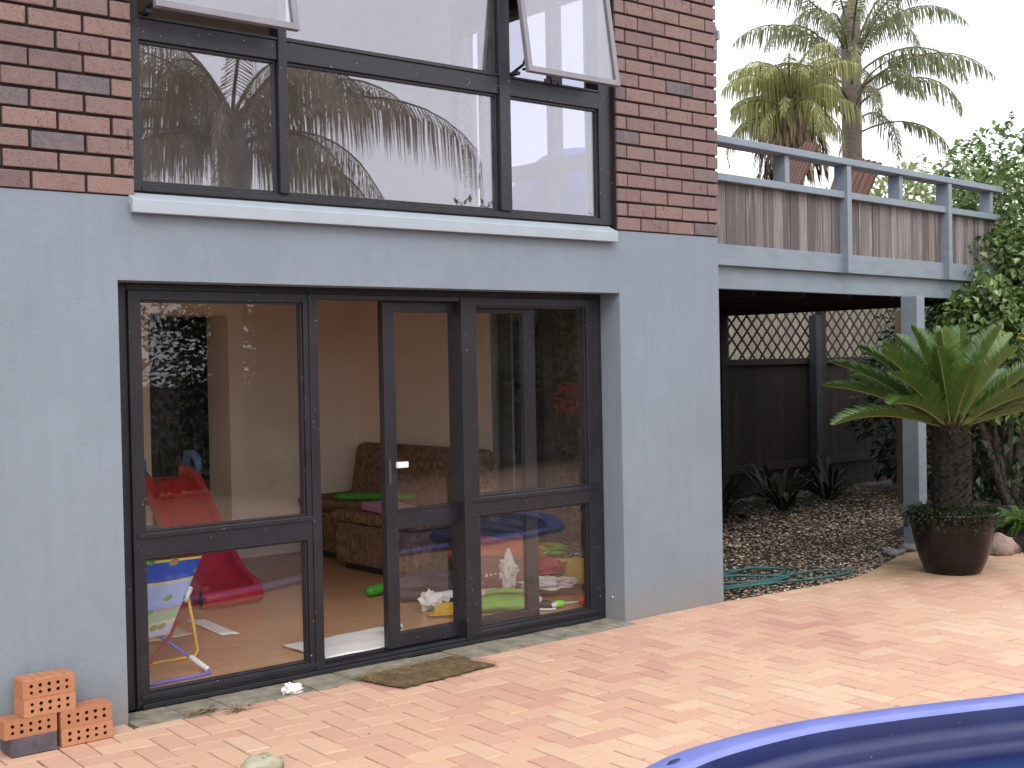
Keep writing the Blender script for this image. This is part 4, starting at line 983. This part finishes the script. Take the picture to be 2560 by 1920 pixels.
for k in range(2600):
    u, v = rnd.random(), rnd.random()
    if rnd.random() < .35: 
        if rnd.random() < .5: u = rnd.choice([U(-.01, .04), U(.96, 1.02)])
        else: v = rnd.choice([U(-.02, .05), U(.95, 1.04)])
    a = Vector(cs[0]).lerp(Vector(cs[3]), u); b = Vector(cs[1]).lerp(Vector(cs[2]), u); p = a.lerp(b, v)
    an = U(0, 6.28); m.leaf(Vector((p.x, p.y, .014 + U(0, .008))), Vector((math.cos(an), math.sin(an), U(-.1, .7))), Vector((0, 0, 1)), U(.012, .03), .002, rnd.random())
m.build("fibres", M['fibre'], dm)
# litter, tissue
def crumple(name, c, r_, amp, mt, lab, cat, seed, nu=18, nv=10, rot=0, fr=2.5, flatb=None):
    m = MB(); m.blob(c, r_, seed, amp, fr, nu, nv, rot=rot, flatb=flatb); o = m.build(name, M[mt], smooth=False); return tag(o, lab, cat)
crumple("tissue", (-3.215, -.055, .022), (.045, .035, .025), .9, 'paper', "crumpled white tissue on the paving edge near the left pane", "tissue", 4)
for (x, y, n, lb) in ((-3.70, -.10, 90, "left clump of dry leaf litter on the threshold edge"), (-3.56, -.17, 60, "right clump of dry leaf litter on the paving")):
    m = MB()
    for k in range(n):
        p = Vector((x + rnd.gauss(0, .035), y + rnd.gauss(0, .016), .006 + U(0, .018))); an = U(0, 6.28); m.leaf(p, Vector((math.cos(an), math.sin(an), U(-.2, .4))), Vector((U(-.5, .5), U(-.5, .5), 1)), U(.015, .035), U(.006, .014), rnd.random())
    tag(m.build("leaf_litter", M['litter']), lb, "leaf litter")
m = MB()
for k in range(130):
    x, y = U(-5.5, 2.5), U(-2.6, -.1); an = U(0, 6.28); m.leaf(Vector((x, y, .004)), Vector((math.cos(an), math.sin(an), .02)), Vector((0, 0, 1)), U(.008, .025), U(.004, .01), rnd.random())
tag(m.build("scattered_debris", M['litter']), "tiny dry leaf bits scattered over the paving", "debris", kind='stuff')

# ================================================================== swimming pool
pool = thing("swimming_pool", "in-ground swimming pool with faded lilac rim and dark blue shell at the bottom right", "swimming pool")
def pool_band(name, prof, mt, close=False):
    m = MB(); vs = []
    for d, z in prof: vs += [(p.x, p.y, z) for p in pool_off(d)]
    fs = [(i * NP + k, (i + 1) * NP + k, (i + 1) * NP + (k + 1) % NP, i * NP + (k + 1) % NP) for i in range(len(prof) - 1) for k in range(NP)]
    if close: fs.append(tuple((len(prof) - 1) * NP + k for k in reversed(range(NP))))
    m.add(vs, fs, .5, 0, True); return m.build(name, M[mt], pool)
POOLSIGN = 1
pool_band("rim", [(0, -.05), (0, .022), (.006, .031), (.02, .036), (.11, .038), (.135, .034), (.15, .022)], 'tub_rim')
pool_band("shell", [(.15, .022), (.158, .0), (.166, -.03), (.17, -.05), (.195, -.060), (.21, -.072), (.214, -.10), (.222, -.115), (.240, -.122), (.246, -.15), (.26, -.5), (.34, -1.1), (.45, -1.25)], 'tub_in', True)
for d, z in ((.172, -.052), (.224, -.117)):
    m = MB(); m.tube([(p.x, p.y, z) for p in pool_off(d - .005)], .0026, 5, closed=True); m.build("ridge_line", M['tubline'], pool)
for q, (k0, sx, sy) in enumerate(((46, .05, .02), (3, .06, .018), (139, .03, .015))):
    p = pool_off(.07)[k0 % NP]; t = POOL[(k0 + 1) % NP] - POOL[(k0 - 1) % NP]
    m = MB(); m.blob((p.x, p.y, .036), (sx, sy, .004), q + 3, .5, 2, 14, 6, rot=math.atan2(t.y, t.x)); m.build("rim_stain", M['tub_in'], pool)
m = MB(); wp = pool_off(.2); m.add([(p.x, p.y, -.165) for p in wp], [tuple(reversed(range(NP)))])
tag(m.build("water", M['water']), kind='structure')
recenter(pool, (-.8, -3.8, 0))

# ================================================================== deck chairs upstairs
def deckchair(c, rz, lab):
    root = thing("slatted_chair", lab, "chair", "slatted timber chairs on the deck"); T = Matrix.Translation(c) @ Matrix.Rotation(rz, 4, 'Z') @ Matrix.Scale(1.12, 4)
    m = MB()
    for k in range(7):
        x = -.33 + k * .11; fan = (k - 3) * .035; B = T @ Matrix.Translation((x * .8, .25, .35)) @ Matrix.Rotation(R(-24), 4, 'X') @ Matrix.Rotation(fan, 4, 'Y'); m.box(-.044, .044, -.01, .01, 0, .92 - .03 * abs(k - 3), rnd.random(), mat=B)
    m.build("backrest", M['redwood'], root)
    m = MB()
    for k in range(6): m.box(-.3, .3, -.35 + k * .1, -.26 + k * .1, .34 - .015 * k, .36 - .015 * k, rnd.random(), mat=T)
    m.build("seat", M['redwood'], root)
    for s_ in (-1, 1):
        MB().box(s_ * .36 - .06, s_ * .36 + .06, -.45, .35, .55, .575, mat=T).build("armrest", M['redwood'], root)
        for y in (-.35, .25): MB().box(s_ * .34 - .03, s_ * .34 + .03, y - .04, y + .04, 0, .55, mat=T).build("leg", M['redwood'], root)
    recenter(root, (0, 0, 0)); return root
deckchair((2.85, 2.25, 2.19), R(-125), "slatted reddish timber chair on the deck, left of the pair")
deckchair((4.15, 2.5, 2.19), R(-115), "slatted reddish timber chair behind the second rail post")

# ================================================================== interior things
sld = thing("toy_slide", "red plastic toy slide with blue handles inside the left window", "slide")
m = MB(); prof = []
path = [(2.06, .10), (2.14, .12), (2.24, .155), (2.36, .25), (2.55, .445), (2.72, .62), (2.86, .75), (2.93, .79), (3.12, .80)]
xa, xb = -2.60, -2.19
k = len(path)
def ribbon(mb, x0, x1, dz0, dz1):
    vs = []
    for y, z in path: vs += [(x0, y, z + dz0), (x1, y, z + dz0), (x0, y, z + dz1), (x1, y, z + dz1)]
    fs = []
    for i in range(k - 1):
        a = 4 * i; b = a + 4; fs += [(a, b, b + 1, a + 1), (a + 2, a + 3, b + 3, b + 2), (a, a + 2, b + 2, b), (a + 1, b + 1, b + 3, a + 3)]
    fs += [(0, 1, 3, 2), (4 * k - 4, 4 * k - 2, 4 * k - 1, 4 * k - 3)]; mb.add(vs, fs, .5, 0)
ribbon(m, xa + .04, xb - .04, -.03, 0); ribbon(m, xa, xa + .045, -.07, .075); ribbon(m, xb - .045, xb, -.07, .075)
m.tube([(xa, 2.07, .09), (xb, 2.07, .09)], .06, 14); m.build("chute", M['red'], sld, bevel=.006)
MB().box(xa, xb, 2.13, 2.5, .032, .1).build("foot", M['red'], sld, bevel=.01)
m = MB()
for x in (xa + .02, xb - .02):
    m.tube([(x, 3.12, .76), (x, 3.45, .035)], .03, 8)
for q in range(3): m.box(xa + .02, xb - .02, 3.18 + q * .1, 3.3 + q * .1, .6 - q * .2, .63 - q * .2)
m.build("ladder", M['blue_pl'], sld)
for x in (xa + .0, xb - .0): MB().tube([(x, 2.9, .82), (x, 2.9, .92), (x, 2.96, .96), (x, 3.06, .96), (x, 3.1, .84)], .028, 8).build("handle", M['blue_pl'], sld)

ch = thing("child_deckchair", "small folding child's chair with cartoon-coloured sling and bright tubes", "chair")
TR, TL, B, BL = Vector((-3.136, 1.0, .545)), Vector((-3.56, 1.0, .55)), Vector((-3.474, .72, .208)), Vector((-3.80, .72, .205))
m = MB(); N, K = 10, 14; vs = []; uvs = []
for i in range(N + 1):
    for j in range(K + 1):
        u, v = i / N, j / K; p = BL.lerp(B, u).lerp(TL.lerp(TR, u), v); sag = .035 * math.sin(math.pi * u) * math.sin(math.pi * v); p = p + Vector((0, .6, -.6)) * sag; vs.append(tuple(p)); uvs.append((u, v))
m.add(vs, [(i * (K + 1) + j, (i + 1) * (K + 1) + j, (i + 1) * (K + 1) + j + 1, i * (K + 1) + j + 1) for i in range(N) for j in range(K)], .5, 0, True)
sl_ = m.build("sling", M['print'], ch, uvfn=lambda i: uvs[i]); so2 = sl_.modifiers.new('s', 'SOLIDIFY'); so2.thickness = .003
J = Vector((-3.277, .9, .362))
MB().tube([TR + Vector((0, .02, .0)), J + Vector((0.01, .02, 0)), B + Vector((.02, .01, 0)), (-3.56, .65, .15), (-3.63, .6, .11), (-3.8, .6, .1)], .009, 8).build("red_tube", M['red_tube'], ch)
MB().tube([J, (-3.262, .87, .2), (-3.245, .86, .07), (-3.262, .86, .042), (-3.30, .86, .04), (-3.75, .86, .04)], .009, 8).build("yellow_tube", M['yellow_tube'], ch)
MB().tube([(-3.56, .78, .235), (-3.51, .75, .2), (-3.40, .6, .085), (-3.37, .5, .045), (-3.385, .455, .04), (-3.45, .445, .04), (-3.9, .44, .04)], .009, 8).build("blue_tube", M['blue_tube'], ch)
MB().tube([J + Vector((.015, 0, .04)), J + Vector((-.03, -.015, -.03))], .019, 10).build("white_clip", M['white_pl'], ch)
m = MB(); a, b = Vector((-3.41, .615, .10)), Vector((-3.372, .5, .047))
m.tube([a.lerp(b, i / 12) for i in range(13)], [.013 + .003 * (i % 2) for i in range(13)], 8); m.build("white_sleeve", M['white_pl'], ch)

sf = thing("sofa", "brown mottled fabric sofa with high back against the room's far right wall", "sofa")
m = MB(); m.box(-1.06, -.24, 1.9, 2.92, .075, .38); m.build("base", M['sofa'], sf, bevel=.02)
m = MB(); m.box(-1.09, -.45, 1.88, 2.94, .385, .47); m.build("seat_cushion", M['sofa'], sf, bevel=.035)
T = Matrix.Translation((-.44, 0, .4)) @ Matrix.Rotation(R(10), 4, 'Y')
m = MB(); m.box(-.06, .16, 1.95, 3.62, .0, .53, mat=T); m.build("backrest", M['sofa'], sf, bevel=.07)
MB().box(-1.03, -.27, 1.9, 2.83, .031, .076).build("plinth", M['black'], sf)
of = thing("ottoman", "low brown fabric sofa section left of the sofa by the back wall", "ottoman")
MB().box(-.84, -.24, 3.0, 3.78, .075, .40).build("base", M['sofa'], of, bevel=.02); MB().box(-.87, -.24, 2.97, 3.8, .405, .50).build("cushion", M['sofa'], of, bevel=.045)
MB().box(-.82, -.27, 3.02, 3.76, .031, .076).build("plinth", M['black'], of)
m = MB(); m.tube([(-.86, 3.22, .53), (-.83, 3.18, .53), (-.5, 2.75, .53), (-.4, 2.6, .53)], [.018, .028, .028, .02], 12); tag(m.build("foam_roll", M['green']), "dark green foam roll lying along the top of the sofa", "toy")
T = Matrix.Translation((-.9, 2.45, .475)) @ Matrix.Rotation(R(-12), 4, 'Z')
m = MB(); m.box(-.12, .12, -.3, .22, 0, .06, mat=T); tag(m.build("pink_cushion", M['pink'], bevel=.015), "flat pink cushion on the front edge of the sofa seat", "cushion")
# white mat
m = MB(); cs2 = [(-2.80, .752), (-2.10, .78), (-2.06, .33), (-2.80, .30)]; N = 14; vs = []
for i in range(N + 1):
    for j in range(N + 1):
        u, v = i / N, j / N; p = Vector(cs2[0]).lerp(Vector(cs2[1]), u).lerp(Vector(cs2[3]).lerp(Vector(cs2[2]), u), v); vs.append((p.x, p.y, .038 + .007 * noise.noise(Vector((u * 4, v * 4, 0)))))
m.add(vs, [(i * (N + 1) + j, i * (N + 1) + j + 1, (i + 1) * (N + 1) + j + 1, (i + 1) * (N + 1) + j) for i in range(N) for j in range(N)], .5, 0, True)
o = tag(m.build("floor_towel", M['cloth_w']), "white towel laid flat on the tiles just inside the open door", "towel"); q = o.modifiers.new('s', 'SOLIDIFY'); q.thickness = .006; q.offset = 1
# shoes
def shoe(c, rz, lab, s=1.0):
    root = thing("trainer_shoe", lab, "shoe", "small black and white shoes near the door"); T = Matrix.Translation(c) @ Matrix.Rotation(rz, 4, 'Z') @ Matrix.Scale(s, 4)
    m = MB(); m.blob((0, 0, .03), (.075, .03, .03), 1, .2, 2, 16, 10); m.v = [tuple(T @ Vector(v)) for v in m.v]; m.build("upper", M['black'], root)
    m = MB(); m.blob((-.04, 0, .055), (.035, .028, .035), 2, .2, 2, 14, 8); m.v = [tuple(T @ Vector(v)) for v in m.v]; m.build("ankle", M['silver'], root)
    m = MB(); m.blob((.0, 0, .006), (.085, .034, .01), 1, .1, 2, 16, 6); m.blob((.06, 0, .03), (.025, .026, .018), 5, .2, 2, 10, 6); m.v = [tuple(T @ Vector(v)) for v in m.v]; m.build("sole", M['white_pl'], root)
shoe((-2.19, .56, .04), R(25), "black and silver child's shoe on the end of the white towel")
shoe((-1.10, .50, .034), R(-50), "black and white child's shoe beside the right pane")
# floor papers
def sheet(name, pts4, z, mt, lab, cat, amp=.01):
    m = MB(); N = 8; vs = []
    for i in range(N + 1):
        for j in range(N + 1):
            u, v = i / N, j / N; p = Vector(pts4[0]).lerp(Vector(pts4[1]), u).lerp(Vector(pts4[3]).lerp(Vector(pts4[2]), u), v); vs.append((p.x, p.y, z + amp * (1 + noise.noise(Vector((u * 3, v * 3, pts4[0][0]))))))
    m.add(vs, [(i * (N + 1) + j, i * (N + 1) + j + 1, (i + 1) * (N + 1) + j + 1, (i + 1) * (N + 1) + j) for i in range(N) for j in range(N)], .5, 0, True); o = tag(m.build(name, M[mt]), lab, cat); q = o.modifiers.new('s', 'SOLIDIFY'); q.thickness = .002; return o
sheet("paper_sheet", [(-2.84, 1.85), (-2.74, 1.80), (-2.80, 1.22), (-2.90, 1.25)], .034, 'paper', "long white paper strip on the tiles right of the child's chair", "paper", .004)
sheet("picture_card", [(-3.30, 1.75), (-2.98, 1.72), (-3.0, 1.40), (-3.32, 1.38)], .034, 'cream', "pale patterned card on the floor behind the child's chair", "card", .004)
# toy heap
m = MB(); m.tube([(-1.63, 1.66, .07), (-1.60, 1.66, .07), (-1.3, 1.72, .075), (-.87, 1.80, .12)], [.02, .035, .035, .028], 12); tag(m.build("foam_bat", M['green']), "bright green foam bat lying on the tiles in front of the sofa", "toy")
m = MB(); m.blob((-1.43, 1.70, .13), (.022, .022, .022), 1, .05); tag(m.build("small_ball", M['hotpink']), "tiny hot pink ball beside the green foam bat", "ball")
crumple("dark_bag", (-1.35, 1.36, .11), (.26, .2, .09), .6, 'darkp', "dark plum cloth bag crumpled at the left of the toy heap", "bag", 7)
m = MB(); m.tube([(-1.22, 1.22, .13), (-1.02, 1.14, .13), (-.9, 1.09, .13)], .05, 14); tag(m.build("purple_tube", M['purple']), "purple plastic tube in the toy heap behind the door glass", "toy")
sheet("crumpled_paper", [(-1.70, .98), (-1.56, 1.12), (-1.50, .92), (-1.66, .82)], .05, 'paper', "folded white paper at the left front of the toy heap", "paper", .05)
crumple("paper_ball", (-1.61, .98, .09), (.075, .06, .065), .7, 'paper', "crumpled white paper wad standing at the front of the heap", "paper", 12, fr=3)
sheet("white_strap", [(-1.62, 1.05), (-1.60, 1.10), (-1.12, .93), (-1.15, .86)], .07, 'cloth_w', "white cloth strip running along the front of the toy heap", "cloth", .04)
T = Matrix.Translation((-1.61, .80, .04)) @ Matrix.Rotation(R(-28), 4, 'Z')
m = MB(); m.box(-.13, .09, -.05, .05, 0, .008, mat=T); m.add([tuple(T @ Vector(v)) for v in ((-.1, -.05, .01), (.1, -.05, .01), (.09, .03, .06), (-.07, .04, .065))], [(0, 1, 2, 3)]); o = tag(m.build("yellow_card", M['yellow']), "folded yellow card on the tiles at the front of the toy heap", "card"); q = o.modifiers.new('s', 'SOLIDIFY'); q.thickness = .003
m = MB(); m.blob((-1.28, .68, .075), (.24, .10, .05), 5, .35, 2.2, 20, 10, rot=R(-38)); m.tube([(-1.3, .82, .12), (-1.2, .76, .135), (-1.05, .62, .12)], .018, 8); tag(m.build("lime_bag", M['lime']), "lime green bag lying nearest the right-hand pane", "bag")
sb_ = thing("sports_bag", "faded orange and maroon bag with white straps heaped on the floor", "bag")
m = MB(); m.blob((-.75, 1.35, .25), (.34, .24, .12), 3, .35, 2, 22, 12, rot=R(-20)); m.build("flap", M['orange'], sb_)
m = MB(); m.blob((-.85, 1.22, .14), (.36, .24, .13), 8, .3, 2, 22, 12, rot=R(-20)); m.build("body", M['brownred'], sb_)
m = MB(); m.tube([(-1.0, 1.42, .36), (-1.08, 1.3, .31), (-1.17, 1.14, .22), (-1.20, 1.05, .10)], .018, 6, flat=.4); m.build("strap", M['cloth_w'], sb_)
m = MB()
for k in range(9):
    q = k / 8; m.box(-1.155 + .27 * q, -1.143 + .27 * q, .975 + .03 * abs(q - .5), .985 + .03 * abs(q - .5), .185 + .004 * (k % 3), .205 - .003 * (k % 2))
m.build("printed_letters", M['paper'], sb_)
crumple("navy_jacket", (-.62, 1.62, .36), (.40, .22, .07), .5, 'navy', "navy blue cloth draped on top of the toy heap", "clothing", 15, rot=R(-35))
crumple("navy_cushion", (-.42, 1.32, .46), (.26, .17, .08), .3, 'navy', "dark blue padded cushion at the top right of the toy heap", "cushion", 17, rot=R(-35))
crumple("white_sock", (-.98, .98, .2), (.055, .05, .11), .7, 'cloth_w', "upright white cloth in the middle of the toy heap", "cloth", 19)
crumple("white_cloth", (-.78, .82, .12), (.17, .08, .04), .7, 'cloth_w', "white cloth lying right of the upright one", "cloth", 23, rot=R(-30))
crumple("red_cloth", (-.68, .98, .2), (.15, .10, .055), .6, 'redpink', "red and pink patterned cloth on the right of the toy heap", "cloth", 25, rot=R(-30))
crumple("green_cushion", (-.42, 1.22, .26), (.16, .12, .05), .3, 'lime', "dull green cushion behind the mustard block", "cushion", 27)
T = Matrix.Translation((-.45, .93, .035)) @ Matrix.Rotation(R(-40), 4, 'Z') @ Matrix.Rotation(R(-8), 4, 'X')
m = MB(); m.box(-.2, .2, -.07, .07, .02, .20, mat=T); tag(m.build("foam_block", M['mustard'], bevel=.02), "mustard yellow foam block at the right end of the toy heap", "toy")
mr_ = thing("toy_rattle", "toy with neon green grip, white rod and coral red ball on the tiles", "toy")
m = MB(); m.blob((-1.0, .47, .062), (.045, .022, .022), 1, .05, 1, 14, 8, rot=R(-20)); m.build("grip", M['neon'], mr_)
MB().tube([(-.96, .455, .062), (-.87, .42, .066)], .005, 6).build("rod", M['white_pl'], mr_)
m = MB(); m.blob((-.85, .41, .07), (.035, .035, .035), 1, .05, 1, 14, 8); m.build("ball", M['coral'], mr_)
# pale blue dome on the deck behind the house corner
m = MB(); m.blob((.85, 2.15, 2.68), (.62, .62, .6), 2, .08, 1.2, 28, 16, flatb=.49); tag(m.build("beanbag", M['beanblue']), "pale blue rounded beanbag on the deck seen through the upstairs right pane", "beanbag")
